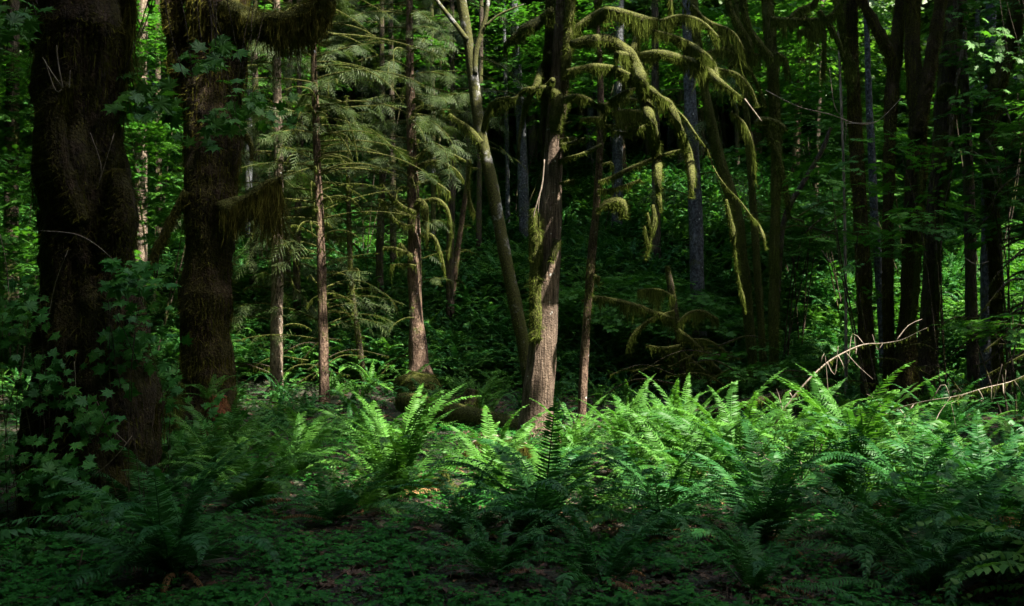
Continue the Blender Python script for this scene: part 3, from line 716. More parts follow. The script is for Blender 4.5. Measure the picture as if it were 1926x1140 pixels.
arcs(t6, i6, 1.2, 4.5, 16, .5, 1.2, .008, droop=.4, sprays=6, foli=f, spray_s=.5, seed=63, drape=.05)
foliage(t6, f, spray_protos, own=i6)
for x0, yy, lab, sd, zl_ in [(562, 19, 'dark feathery conifer behind the sunlit slim conifers', 91, 1.5), (718, 20, 'feathery conifer behind the hemlock, on its left', 92, 2.5), (850, 19.5, 'feathery conifer between the hemlock and the birch', 93, 4.0), (480, 20, 'feathery conifer behind the hanging moss curtain', 94, 2.5)]:
    tb, ib = tree('conifer_tree', lab, [(x0, 700, 16), (x0 - 4, 500, 15), (x0 + 2, 300, 13), (x0, 100, 10), (x0, -60, 8)], yy, M_dark, sides=12, step=.15)
    f = []; arcs(tb, ib, zl_, 10.5, 46, .8, 2.3, .014, droop=.45, rise=.1, spray_s=.55, sprays=26, foli=f, seed=sd, drape=.05); foliage(tb, f, spray_protos)
t7, i7 = tree('slender_tree', 'thin reddish snag leaning right behind the hemlock', [(838, 645, 14), (848, 570, 13), (858, 490, 12), (868, 420, 10), (876, 360, 8), (880, 280, 6), (876, 180, 5)], 20, M_brown2, sides=12, cut=True, mossy=dict(drape=.08, dens=1, fuzz=.03, fdens=.4))
arcs(t7, i7, 1.5, 5, 9, .3, .7, .010, drape=.08, seed=71)

# 8  birch-like alder
t8, i8 = tree('birch_tree', 'leaning white and moss mottled birch forking near the top of the picture', [(1000, 740, 29.2), (985, 650, 24.9), (970, 575, 24.1), (952, 490, 24.1), (935, 400, 23.2), (922, 330, 23.2), (907, 265, 22.4), (896, 200, 21.5), (888, 130, 19.8), (878, 60, 18.9), (866, -10, 18.1), (858, -80, 17.2)], 14, M_birch, sides=26, step=.05, lump=.07, mossy=dict(drape=.05, dens=.8, fuzz=.03, fdens=.35, mask=lambda b: vnoise(b, 1.9, 44) + .22 * (3.4 - b[:, 2]) / 2 > .55))
branch(t8, [(878, 75, 10), (860, 50, 9), (840, 25, 8), (818, -5, 7), (800, -40, 6)], 13.9, M_birch, 0, 0, 0, 0, lump=.08)
branch(t8, [(893, 140, 11), (895, 100, 11), (903, 70, 10), (914, 30, 9), (922, -40, 8)], 13.95, M_birch, 0, 0, 0, 0, lump=.08)
branch(t8, [(912, 50, 5), (935, 30, 4), (960, 18, 4), (985, 8, 2)], 13.9, M_birch, 0, 0, 0, 0, lump=.08)
branch(t8, [(905, 270, 16), (885, 245, 12), (868, 232, 8), (845, 215, 5)], 13.8, None, .2, 2, .03, 1)
branch(t8, [(884, 300, 6), (880, 340, 7), (884, 380, 7), (892, 400, 5)], 13.7, None, .35, 4, .04, 1)

# 9  the main tree
def mainmask(b):
    px = 963 + b[:, 0] / b[:, 1] * F; py = 570 - (b[:, 2] - 1.6) / b[:, 1] * F
    n = vnoise(b, 2.5, 61)
    up = (py < 140) & (n > .35)
    leftside = (px < 1028 - (py - 300) * .03) & (py < 560) & (n > .42)
    low = (px < 1000) & (n > .62)
    right = (px > 1050) & (py < 260)
    return up | leftside | low | right
t9, i9 = tree('old_conifer', 'stout reddish brown conifer rising from the sunlit ferns at the centre', [(1004, 840, 74), (1009, 790, 63), (1013, 740, 57), (1019, 680, 53), (1024, 600, 48), (1030, 500, 46), (1035, 420, 42), (1039, 330, 37), (1044, 250, 35), (1050, 180, 36), (1056, 100, 34), (1061, 20, 32), (1064, -80, 30)], 11.4, M_brown, sides=52, step=.03, lump=.05, furrow=.07, nf=22, seed=3, flare=1.5, mossy=dict(drape=.10, dens=4, fuzz=.028, fdens=1.3, mask=mainmask))
branch(t9, [(1008, 640, 26), (1008, 560, 24), (1008, 470, 24), (1006, 420, 20), (1003, 392, 14)], 11.3, M_mossbark, .18, 5, .04, .7, name='broken_stub')
branch(t9, [(1048, 450, 16), (1044, 462, 16), (1036, 490, 12)], 11.18, M_dark, .08, 3, .03, .6, name='burl')
branch(t9, [(1036, 340, 26), (1030, 260, 26), (1028, 190, 24), (1030, 120, 20), (1034, 40, 18), (1036, -60, 16)], 11.55, M_dark, .25, 4, .035, .8, name='side_stem')
branch(t9, [(1045, 250, 20), (1046, 215, 24), (1050, 190, 24), (1044, 175, 18), (1026, 166, 12), (1010, 168, 10)], 11.15, None, .10, 3, .035, 1.1)
branch(t9, [(1064, 150, 16), (1068, 80, 18), (1072, 20, 18), (1074, -60, 18)], 11.25, None, .22, 4, .035, 1.1, name='side_stem')
br9 = [  # px, py, width ... drape, density
 ([(1070, 62, 12), (1100, 42, 13), (1125, 27, 15), (1145, 20, 15), (1175, 25, 14), (1205, 34, 12), (1235, 38, 8)], 11.1, .42, 5),
 ([(1074, 82, 12), (1105, 76, 18), (1130, 74, 20), (1155, 82, 22), (1180, 100, 24), (1198, 125, 24), (1206, 150, 22), (1214, 185, 20), (1222, 220, 19), (1230, 260, 19), (1236, 300, 16), (1238, 335, 13), (1237, 365, 8)], 10.8, .16, 2.2),
 ([(1066, 134, 8), (1090, 129, 11), (1120, 125, 12), (1150, 129, 12), (1175, 138, 11), (1196, 149, 8)], 10.9, .22, 4),
 ([(1160, 102, 12), (1200, 104, 13), (1240, 101, 14), (1280, 110, 16), (1312, 122, 17), (1335, 138, 15), (1362, 160, 10), (1392, 182, 5)], 10.9, .30, 4),
 ([(1230, 58, 6), (1262, 68, 8), (1295, 82, 10), (1322, 100, 11), (1342, 122, 10), (1350, 150, 8)], 11.2, .30, 3.5),
 ([(1213, 158, 10), (1235, 178, 12), (1258, 196, 14), (1272, 225, 14), (1285, 262, 15), (1297, 300, 16), (1301, 335, 12), (1300, 370, 6)], 10.9, .22, 3),
 ([(1270, 205, 4), (1290, 225, 4), (1310, 255, 3.5), (1330, 283, 3), (1342, 315, 2), (1365, 350, 2), (1392, 378, 2), (1412, 405, 2.5), (1428, 425, 5), (1436, 445, 5), (1440, 465, 2)], 10.9, .07, 1.2),
 ([(1062, 185, 7), (1085, 181, 11), (1110, 189, 10), (1122, 196, 4), (1145, 197, 2.5)], 11.1, .24, 7),
 ([(1052, 302, 6), (1085, 292, 5), (1110, 282, 5), (1130, 271, 3)], 11.2, .07, 1.2),
 ([(1054, 272, 5), (1080, 266, 5), (1100, 259, 3)], 11.2, .13, 2), ([(1054, 262, 4), (1075, 259, 4), (1088, 262, 3)], 11.2, .12, 3),
 ([(1052, 345, 4), (1070, 340, 4), (1080, 338, 2)], 11.2, .08, 1.5), ([(1056, 232, 4), (1068, 230, 3), (1075, 228, 2)], 11.2, .05, 1),
 ([(1036, 20, 14), (1018, 36, 16), (995, 50, 18), (975, 62, 14), (962, 72, 8), (950, 82, 5)], 11.2, .42, 7),
 ([(1040, 150, 10), (1025, 165, 10), (1000, 168, 10), (985, 170, 9), (972, 182, 5), (950, 188, 3), (925, 193, 2)], 11.1, .36, 9),
 ([(960, 182, 5), (940, 186, 7), (925, 195, 7), (915, 215, 8), (908, 240, 6)], 11.05, .42, 10),
 ([(1034, 100, 12), (1020, 130, 14), (1008, 160, 12), (995, 185, 10), (985, 210, 8), (978, 250, 6), (975, 290, 5)], 11.5, .25, 3),
 ([(1205, 36, 12), (1200, 60, 12), (1190, 95, 12), (1180, 130, 10), (1172, 165, 6)], 11.3, .35, 4)]
for a, yy, dr, de in br9: branch(t9, [(x, y, w_ * 1.05, .25 * math.sin(k * .9 + x)) for k, (x, y, w_) in enumerate(a)], yy, None, dr * .85, de * 1.2, .024, 1.5, width=.006, lump=.2, clump=3.5, mask=lambda b: vnoise(b, 7, 33) + .5 * vnoise(b, 21, 34) > .48)
for a, yy, dr, de in [([(1240, 40, 6), (1280, 30, 8), (1320, 42, 8), (1350, 70, 6)], 11.3, .35, 4), ([(1300, 10, 8), (1330, 40, 9), (1375, 60, 8), (1400, 95, 5)], 11.6, .35, 4), ([(1260, -10, 8), (1262, 30, 8), (1258, 60, 6)], 11.4, .4, 5),
                      ([(1350, 130, 8), (1385, 140, 9), (1410, 165, 8), (1425, 200, 5)], 11.6, .3, 4), ([(1200, 165, 6), (1170, 175, 6), (1145, 190, 4)], 11.2, .2, 4), ([(1120, 10, 8), (1135, -10, 10), (1160, -30, 10)], 11.4, .4, 5),
                      ([(1375, 210, 6), (1400, 235, 7), (1415, 275, 6), (1420, 330, 4)], 11.8, .3, 4), ([(1215, 235, 4), (1180, 250, 4), (1150, 245, 3)], 11.1, .2, 3)]:
    branch(t9, a, yy, None, dr, de, .024, 1.3, width=.006, clump=3.5)
# wisps that hang from the long arched branch
for a, L in [([(1238, 360, 7), (1240, 378, 12), (1243, 395, 6)], .12), ([(1228, 385, 5), (1231, 410, 9), (1227, 432, 9), (1222, 455, 6), (1216, 480, 3)], .12), ([(1218, 400, 3), (1222, 420, 7), (1228, 440, 6)], .1),
             ([(1212, 425, 3), (1215, 440, 7), (1219, 458, 6), (1214, 486, 3)], .12), ([(1366, 375, 4), (1372, 405, 8), (1378, 435, 10), (1382, 470, 6), (1386, 510, 4)], .14), ([(1386, 510, 3), (1392, 540, 6), (1397, 560, 9), (1402, 585, 3)], .1)]:
    branch(t9, a, 10.8, None, .10, 9, .022, 2.0, width=.005, name='moss_rope', lump=.45, clump=2.5)
branch(t9, [(1024, 300, 2.5), (1020, 345, 3), (1012, 375, 2.5), (1005, 400, 2), (1003, 412, 1)], 10.9, M_twig, 0, 0, 0, 0, name='twig')
branch(t9, [(1016, 360, 2), (1013, 385, 2), (1012, 405, 1.5)], 10.9, M_twig, 0, 0, 0, 0, name='twig')
branch(t9, [(1400, 186, 3.5), (1420, 212, 3), (1432, 228, 2)], 10.9, M_twig, 0, 0, 0, 0, name='twig')

# 10 thin tree right of it
t10, i10 = tree('slender_tree', 'thin mossy trunk just right of the stout central conifer', [(1093, 815, 17), (1096, 740, 17), (1101, 640, 17), (1107, 560, 16), (1114, 470, 16), (1122, 380, 15), (1128, 290, 13), (1130, 200, 12), (1128, 100, 10), (1124, 40, 8)], 12.3, M_brown2, sides=22, step=.04, lump=.13, furrow=.08, mossy=dict(drape=.10, dens=2.5, fuzz=.03, fdens=.6, mask=lambda b: vnoise(b, 2.2, 77) > .46))
for a, dr, de in [([(1124, 398, 8), (1140, 384, 16), (1156, 380, 20), (1168, 384, 22), (1172, 396, 20), (1172, 410, 12)], .10, 4), ([(1126, 342, 5), (1155, 332, 8), (1190, 315, 8), (1225, 300, 7), (1258, 288, 6), (1285, 281, 4)], .12, 2), ([(1124, 357, 4), (1150, 356, 5), (1178, 348, 6), (1204, 338, 4)], .14, 2.5),
                  ([(1130, 222, 5), (1112, 222, 7), (1092, 224, 4)], .3, 5), ([(1130, 222, 5), (1137, 228, 7), (1136, 260, 5)], .3, 4), ([(1116, 520, 8), (1124, 522, 10), (1122, 532, 9)], .08, 3), ([(1132, 310, 4), (1148, 306, 6), (1153, 312, 5)], .25, 6),
                  ([(1128, 235, 4), (1165, 236, 4), (1190, 232, 4), (1212, 224, 3)], .12, 1.5), ([(1130, 200, 5), (1155, 190, 7), (1180, 187, 7), (1210, 189, 5)], .16, 2), ([(1150, 212, 6), (1175, 209, 9), (1208, 211, 7)], .3, 4)]:
    branch(t10, a, 12.1, None, dr, de, .035, 1.2)

# 12 - 16 behind the hanging branches
t12, i12 = tree('conifer_tree', 'grey scaly conifer trunk half hidden behind the hanging mossy branches', [(1319, 720, 32), (1317, 640, 28), (1312, 540, 27), (1309, 420, 26), (1304, 300, 25), (1298, 180, 23), (1294, 60, 20), (1290, -60, 18)], 18, M_alder, sides=22, step=.07, furrow=.05)
f = []; arcs(t12, i12, 3.5, 9, 16, .8, 1.8, .014, seed=121, sprays=14, foli=f, droop=.6); foliage(t12, f, spray_protos)
t13, i13 = tree('bent_maple', 'bent mossy trunk curving down left to right behind the bright moss ropes', [(1424, 770, 18), (1416, 690, 17), (1408, 600, 18), (1398, 500, 20), (1384, 400, 24), (1368, 345, 22), (1352, 290, 20), (1338, 230, 18), (1326, 170, 16), (1312, 80, 15), (1300, -60, 14)], 15, M_mossbark, sides=20, step=.05, lump=.16, mossy=dict(drape=.16, dens=3, fuzz=.04, fdens=.7))
t14, i14 = tree('slender_tree', 'narrow mossy trunk left of the club-shaped mossy branch', [(1437, 720, 13), (1432, 620, 13), (1424, 500, 14), (1418, 400, 14), (1410, 300, 13), (1402, 180, 11), (1390, 60, 10)], 15.5, M_mossbark, sides=16, step=.06, lump=.16, mossy=dict(drape=.14, dens=2, fuzz=.04, fdens=.7))
t15, i15 = tree('slender_tree', 'mossy trunk under the bright club-shaped branch', [(1456, 720, 20), (1455, 620, 18), (1456, 500, 17), (1459, 380, 18), (1461, 280, 18), (1456, 180, 20), (1450, 90, 22), (1444, 0, 22), (1440, -70, 22)], 14.5, M_mossbark, sides=20, step=.05, lump=.18, furrow=.1, mossy=dict(drape=.3, dens=5, fuzz=.04, fdens=.8))
for a, dr, de in [([(1420, 232, 8), (1432, 226, 12), (1452, 228, 14), (1468, 236, 14), (1476, 246, 12)], .14, 5), ([(1440, 235, 8), (1450, 262, 10), (1464, 300, 11), (1472, 330, 12), (1480, 370, 11), (1484, 405, 5)], .2, 3.5),
                  ([(1450, 110, 14), (1430, 85, 14), (1412, 60, 12), (1400, 20, 12), (1396, -40, 12)], .3, 4), ([(1400, 110, 14), (1410, 85, 16), (1390, 50, 14), (1372, 10, 12), (1366, -40, 12)], .25, 4),
                  ([(1460, 100, 8), (1475, 110, 9), (1482, 140, 8)], .4, 4), ([(1450, 35, 10), (1480, 38, 12), (1515, 38, 10), (1550, 35, 8), (1572, 20, 8), (1588, -20, 8)], .45, 6),
                  ([(1480, 40, 8), (1500, 20, 8), (1530, 5, 8), (1550, -40, 8)], .4, 4), ([(1370, 118, 8), (1400, 103, 9), (1430, 105, 8)], .3, 4), ([(1350, 60, 8), (1380, 95, 9), (1405, 130, 8)], .3, 4), ([(1330, 100, 8), (1360, 92, 9), (1400, 120, 9), (1425, 160, 7), (1440, 200, 5)], .3, 4),
                  ([(1500, 60, 6), (1545, 50, 8), (1550, 90, 7), (1548, 130, 5)], .5, 5), ([(1540, 20, 8), (1568, 60, 8), (1590, 110, 7), (1602, 160, 6)], .35, 4)]:
    branch(t15, a, 14.1, None, dr, de, .04, 1.0, width=.010)
t16, i16 = tree('leaning_pole', 'thin black dead pole leaning to the right in the ferny gap', [(1468, 470, 10), (1480, 400, 11), (1510, 345, 10), (1545, 285, 9), (1562, 240, 7)], 16.5, M_dark, sides=12, cut=True, cat='dead tree', mossy=dict(drape=.05, dens=.6, fuzz=.02, fdens=.3), flare=1.0)

# 17 - 21 right-hand maples
rm = dict(mat=M_mossd, drape=.28, dens=5, fuzz=.045, fdens=.6, width=.010)
t17, i17 = tree('maple_tree', 'dark straight mossy trunk, leftmost of the right-hand clump', [(1636, 740, 32), (1630, 650, 28), (1626, 550, 26), (1620, 440, 26), (1614, 330, 25), (1608, 220, 24), (1602, 110, 24), (1594, -70, 26)], 14.6, M_maplebark, sides=26, step=.06, lump=.14, furrow=.18, seed=51, mossy=rm)
branch(t17, [(1606, 130, 14), (1590, 90, 12), (1582, 40, 12), (1570, -40, 12)], 14.4, None, .5, 7, .04, 1, width=.010)
t18, i18 = tree('maple_tree', 'dark mossy trunk forking into a left-leaning limb near the top right', [(1673, 750, 24), (1672, 650, 20), (1670, 540, 19), (1670, 420, 19), (1673, 300, 21), (1676, 200, 23), (1682, 110, 24), (1690, 40, 20), (1696, -70, 18)], 14.4, M_maplebark, sides=24, step=.06, lump=.14, furrow=.16, seed=52, mossy=rm)
branch(t18, [(1678, 110, 22), (1662, 78, 22), (1645, 45, 20), (1628, 15, 18), (1605, -40, 18)], 14.35, M_maplebark, .15, 3, .04, 1, mossmat=M_mossd)
t19, i19 = tree('alder_tree', 'pale grey trunk seen between the dark trunks on the right', [(1662, 690, 15), (1658, 600, 15), (1652, 500, 15), (1644, 400, 15), (1640, 300, 14), (1634, 180, 12), (1630, 40, 10)], 17.5, M_alder, sides=16, step=.08)
t20, i20 = tree('maple_tree', 'thick dark maple with a Y fork high on the right', [(1698, 770, 52), (1702, 690, 40), (1706, 600, 32), (1712, 500, 30), (1718, 400, 32), (1724, 300, 34), (1726, 230, 36), (1722, 160, 32), (1716, 90, 28), (1716, 10, 27), (1720, -70, 26)], 14.2, M_maplebark, sides=32, step=.05, lump=.14, furrow=.18, seed=53, mossy=rm)
branch(t20, [(1728, 250, 24), (1738, 190, 26), (1748, 130, 25), (1758, 70, 23), (1766, 10, 21), (1772, -70, 20)], 14.0, M_maplebark, .12, 2, .04, 1, mossmat=M_mossd)
branch(t20, [(1730, 320, 8), (1733, 400, 9), (1728, 480, 10), (1722, 560, 11), (1716, 620, 10)], 13.9, None, .14, 3, .045, 1.2, name='moss_strip')
t21, i21 = tree('conifer_tree', 'broad dark trunk with torn bark right of the forked maple', [(1735, 760, 46), (1742, 680, 38), (1748, 590, 34), (1752, 500, 32), (1758, 410, 32), (1770, 320, 34), (1778, 220, 38), (1786, 120, 36), (1794, 20, 32), (1798, -70, 30)], 15.2, M_dark, sides=28, step=.06, lump=.14, furrow=.16, seed=54, mossy=dict(mat=M_mossd, drape=.25, dens=3, fuzz=.04, fdens=.3))
branch(t21, [(1785, 300, 6), (1792, 200, 7), (1806, 120, 7), (1815, 60, 5)], 14.8, M_pale, .1, 1, .03, .2, name='torn_bark')
branch(t21, [(1780, 300, 9), (1782, 350, 10), (1774, 400, 10), (1768, 450, 11), (1764, 520, 10), (1762, 560, 6)], 14.8, None, .16, 3, .045, 1.2, name='moss_strip')
branch(t21, [(1772, 190, 9), (1768, 168, 10), (1780, 160, 10), (1795, 165, 7)], 14.7, None, .25, 5, .04, 1.1)
t22, i22 = tree('slender_tree', 'thin dark trunk in front of the sunny thicket at right', [(1832, 745, 24), (1829, 640, 22), (1826, 520, 21), (1824, 400, 20), (1820, 280, 18), (1812, 120, 16), (1810, -60, 14)], 16, M_dark, sides=18, step=.07, furrow=.06)
t23, i23 = tree('conifer_tree', 'grey dark conifer trunk near the right edge', [(1858, 745, 30), (1858, 640, 26), (1858, 520, 26), (1858, 400, 24), (1860, 280, 22), (1862, 120, 20), (1866, -60, 18)], 16.6, M_alder, sides=20, step=.07, furrow=.06)
t24, i24 = tree('maple_tree', 'crooked mossy maple bending right at the right edge', [(1880, 750, 22), (1876, 640, 20), (1872, 520, 20), (1868, 400, 22), (1862, 330, 26), (1858, 260, 30), (1868, 190, 30), (1885, 130, 26), (1900, 70, 24), (1912, 0, 22), (1922, -70, 20)], 15, M_mossbark, sides=24, step=.05, lump=.2, furrow=.12, seed=56, mossy=dict(mat=M_mossd, drape=.5, dens=8, fuzz=.05, fdens=.8, width=.01))
for a in [[(1855, 262, 6), (1868, 285, 6), (1878, 320, 5), (1884, 355, 4)], [(1830, 285, 4), (1850, 300, 5), (1866, 325, 5), (1876, 350, 4), (1884, 362, 3)], [(1890, 200, 3), (1905, 240, 3), (1918, 270, 2), (1930, 300, 2)]]:
    branch(t24, a, 14.4, M_twig, .14, 1.4, .02, .5)
f = []
t25, i25 = tree('dead_conifer', 'dead spruce with black drooping branches at the far right edge', [(1965, 760, 30), (1960, 600, 26), (1955, 400, 22), (1950, 200, 18), (1948, 0, 14)], 14.5, M_dark, sides=16)
for k in range(26):
    y0 = 190 + k * 20 + R.uniform(-8, 8); L = R.uniform(60, 150)
    branch(t25, [(1957, y0, 5), (1957 - L * .4, y0 + R.uniform(-8, 15), 4), (1957 - L * .75, y0 + L * R.uniform(.15, .4), 3), (1957 - L, y0 + L * R.uniform(.35, .8), 1.5)], 14.4 + R.uniform(-.8, .8), M_dark, .10, .8, .02, .3, sides=5)

# low mossy limb and dead branches at the centre right
t26, i26 = tree('dead_conifer', 'low fallen-top snag with moss-draped branches sagging right of centre', [(1290, 740, 16), (1285, 690, 16), (1275, 620, 14), (1262, 540, 12), (1255, 500, 8)], 14.5, M_dark, sides=14, cut=True, cat='dead tree', mossy=dict(drape=.15, dens=3, fuzz=.03, fdens=.6))
for a in [[(1268, 600, 9), (1230, 588, 10), (1195, 575, 10), (1160, 566, 10), (1120, 560, 9), (1095, 566, 5)], [(1275, 620, 9), (1310, 650, 10), (1345, 690, 9), (1380, 720, 6)], [(1268, 585, 6), (1225, 600, 7), (1195, 625, 7), (1180, 650, 4)], [(1272, 610, 5), (1295, 590, 7), (1320, 585, 6), (1350, 600, 4)],
          [(1270, 560, 5), (1240, 545, 5), (1200, 545, 3)], [(1280, 650, 6), (1250, 655, 6), (1215, 650, 4)], [(1280, 660, 6), (1330, 700, 6), (1400, 735, 5), (1450, 750, 3)], [(1280, 640, 5), (1330, 640, 5), (1370, 665, 3)]]:
    branch(t26, a, 14.2, None, .32, 4, .03, .8, width=.008, mossmat=None)

# far pale alders and thin trunks
far = [(986, 395, 19, 968, 24, M_alder, 'pale blue-grey alder trunk between the birch and the central conifer'),
       (955, 390, 8, 948, 25, M_alder, 'thin white stem left of the pale blue-grey alder'), (640, 400, 0, 0, 0, None, ''),
       (466, 560, 14, 470, 24, M_alder, 'pale bluish trunk behind the hanging moss curtain'),
       (1160, 480, 20, 1165, 24, M_alder, 'dim grey trunk behind the thick mossy club branch'), (815, 330, 9, 812, 24, M_birch, 'thin white stem behind the hemlock top'),
       (826, 300, 5, 830, 25, M_birch, 'hair-thin white stem right beside the hemlock top'), (265, 600, 22, 268, 20, M_pale, 'grey trunk between the two big left maples'), (300, 560, 12, 296, 22, M_dark, 'thin dark trunk beside the left dark limb'),
       (1235, 560, 16, 1232, 22, M_dark, 'dark far trunk behind the dangling moss wisps'), (1530, 560, 10, 1545, 24, M_dark, 'thin far trunk in the ferny gap'), (1590, 470, 5, 1577, 16, M_twig, 'slender bare pole standing in the ferny gap'),
       (540, 560, 12, 545, 20, M_dark, 'dim trunk just right of the sunlit slim conifer'), (20, 600, 26, 25, 19, M_dark, 'dark trunk at the left picture edge'), (740, 500, 12, 735, 22, M_dark, 'thin dark trunk left of the hemlock'), (900, 520, 10, 905, 23, M_dark, 'dark stem behind the birch')]
for a in far:
    if not a[4]: continue
    x0, y0, w_, x1, yy, m, lab = a
    tree('far_trunk', lab, [(x0, y0 + 20, w_ * 1.1), ((x0 * 2 + x1) / 3, y0 * .6, w_), (x1, 60, w_ * .85), (x1, -60, w_ * .8)], yy, m, sides=12, step=.15, lump=.06)
def far_label(px, yy, w_):
    L2 = [(30, 'left picture edge'), (160, 'giant left maple'), (392, 'second left maple'), (522, 'slim pale conifer'), (611, 'thin brown conifer'), (686, 'spindly young conifer'), (785, 'hemlock'), (850, 'reddish snag'), (930, 'leaning birch'), (1030, 'stout central conifer'), (1110, 'thin mossy trunk'), (1225, 'dangling moss wisps'), (1310, 'grey scaly conifer'), (1370, 'bent mossy trunk'), (1455, 'club-shaped mossy branch'), (1530, 'leaning black pole'), (1620, 'straight dark maple'), (1675, 'left-forking maple'), (1720, 'Y-forked maple'), (1765, 'broad dark trunk'), (1825, 'thin dark trunk'), (1870, 'crooked mossy maple'), (1920, 'right picture edge')]
    d, c_, ph = min((abs(px - a), a, b) for a, b in L2)
    side = 'directly behind' if d < 10 else 'just left of' if px < c_ else 'just right of'
    return ('thin' if w_ < 9 else 'slender' if w_ < 12 else 'stouter') + ' far trunk ' + ('low' if yy < 31 else 'midway' if yy < 38 else 'high') + ' on the slope, ' + side + ' the ' + ph
zone = [(0, 460, 'thin dim trunk high on the slope behind the left maples'), (460, 900, 'thin dim trunk high on the slope behind the sunlit conifers'), (900, 1300, 'thin dim trunk high on the slope behind the central conifer'), (1300, 1950, 'thin dim trunk high on the slope behind the right-hand maples')]
far_made = []
for k in range(64):
    px = 20 + 1900 * ((k * .618) % 1); yy = 26 + 18 * ((k * .377) % 1); w_ = R.uniform(6, 15); lab = far_label(px, yy, w_)
    x = (px - 963) / F * yy; gz = float(ground_z(x, yy)); py = 570 - (gz - 1.6) / yy * F; ln = R.uniform(-25, 25)
    t, inf = tree('far_trunk', lab, [(px, py, w_ * 1.2), (px + ln * .4, py * .6, w_), (px + ln, 40, w_ * .8), (px + ln, -60, w_ * .7)], yy, R.choice([M_dark, M_dark, M_alder, M_brown2]), 'thin trunks high on the slope', sides=8, step=.3, lump=.06, top=17)
    far_made.append((lab, px + ln, t))
    # crown
    n = 110; c = np.stack([inf[0][-1][0] + rng.normal(0, 1.3, n), yy + rng.normal(0, 1.2, n), rng.uniform(gz + 2.5, 16, n)], 1)
    c = c[keep(c, .8)]
    scatter('crown', c, rng.uniform(-.5, .5, (len(c), 3)) * [1, 1, 12], rng.uniform(.8, 1.5, len(c)), rng.integers(0, 4, len(c)), cluster_protos, t)

# ------------------------------------------------------------------ understory maples (layered leaves)
und = [(1500, 90, 21, 2.2, 1.2, 190, 'bright green maple foliage at the top right behind the hanging moss'), (1590, 190, 20, 1.6, 1.0, 120, 'maple foliage left of the right-hand dark trunks'), (1390, 60, 23, 2.2, 1.3, 170, 'maple foliage behind the mossy arches'),
       (1500, 330, 19, 1.6, .9, 130, 'layered maple leaves above the ferny gap'), (1470, 420, 18, 1.2, .6, 70, 'low maple layers left of the leaning black pole'), (1700, 230, 21, 1.5, 1.6, 130, 'backlit maple foliage between the dark right trunks'),
       (1900, 60, 15, 1.0, .8, 90, 'maple sprays at the top right corner'), (1890, 300, 14, .7, 1.1, 70, 'maple sprays hanging by the right edge'), (1780, 350, 13.4, .9, 1.0, 40, 'maple sprays across the broad dark right trunk'), (1650, 380, 13.2, .9, 1.0, 30, 'maple sprays across the straight dark trunks'),
       (290, 130, 20, 1.4, 1.4, 150, 'bright foliage between the two left maples'), (290, 330, 18, 1.0, 1.3, 110, 'dim foliage between the two left maples'), (40, 180, 19, 1.6, 1.4, 170, 'bright backlit foliage left of the giant maple'), (30, 400, 17, 1.2, 1.2, 120, 'leafy shrub left of the giant maple'),
       (500, 100, 22, 1.4, 1.2, 120, 'maple foliage under the thick mossy limb'), (1180, 560, 19, 2.0, .5, 130, 'low dark green layered shrub right of the central trunks'), (1270, 590, 17, 1.2, .4, 70, 'low leafy layer near the grey conifer'), (1130, 120, 24, 2.6, 1.6, 200, 'green foliage behind the moss-covered arches'), (970, 100, 25, 2.4, 1.6, 180, 'green foliage right of the birch'),
       (1780, 600, 19, 1.6, .8, 130, 'sunlit yellow-green thicket between the right trunks'), (1915, 520, 17.5, .7, 1.5, 90, 'dappled leafy thicket at the right edge'), (1860, 160, 20, 1.5, 1.4, 130, 'mixed foliage behind the crooked mossy maple'), (690, 30, 23, 1.6, 1.0, 90, 'foliage high above the young conifer'),
       (1440, 690, 14.2, .6, .25, 30, 'small leafy spray at the foot of the mossy trunk'), (1900, 610, 12.5, .5, .15, 14, 'leafy spray over the fallen twigs at right'), (480, 560, 20, 1.2, .8, 80, 'dim shrub behind the black moss curtain'), (90, 520, 14, .9, .8, 80, 'dark leafy shrub left of the giant maple foot')]
for (px, py, yy, sx, sz, n, lab) in und:
    c = P(px, py, yy); gz = float(ground_z(c[0], c[1]))
    t = thing('understory_maple', (c[0], c[1], gz), lab, 'shrub'); 
    for k in range(3):
        e = c + np.array([R.uniform(-1, 1) * sx * .7, R.uniform(-.4, .4), R.uniform(-.4, .7) * sz]); mpt = (np.array([c[0], c[1], gz]) * .4 + e * .6) + np.array([R.uniform(-.3, .3), 0, .2])
        small_stick([np.array([c[0] + R.uniform(-.1, .1), c[1], gz - .05]), mpt, e], [.014, .010, .004], M_dark, 'stem', t)
    pts = []
    n = int(n * (2.0 if px < 1600 else 1.3))
    for k in range(n):
        lay = R.uniform(-1, 1); a = R.uniform(0, 6.28); rr_ = math.sqrt(R.random())
        p = c + np.array([sx * rr_ * math.cos(a), .8 * sx * rr_ * math.sin(a), sz * (round(lay * 4) / 4 + R.uniform(-.08, .08)) * (1.1 - .4 * rr_)])
        pts.append((p, (R.uniform(-.3, .3), R.uniform(-.1, .4), R.uniform(0, 6.28)), R.uniform(.8, 1.35)))
    foliage(t, pts, maple_protos)

# ------------------------------------------------------------------ far mass of foliage, and a mostly unseen canopy put in for shade
n = 6800
yy = rng.uniform(33, 52, n); xx = rng.uniform(-.80, .80, n) * yy; zz = ground_z(xx, yy) + rng.uniform(0, 15, n) ** 1.0
c = np.stack([xx, yy, zz], 1); c = c[(vnoise(c, .35, 12) > .34)]
c = c[keep(c, 1.0)]
scatter('distant_foliage', c, rng.uniform(-.5, .5, (len(c), 3)) * [1, 1, 12], rng.uniform(1.1, 2.4, len(c)), rng.integers(0, 4, len(c)), cluster_protos)['label'] = 'far mass of dark leafy forest up the slope'

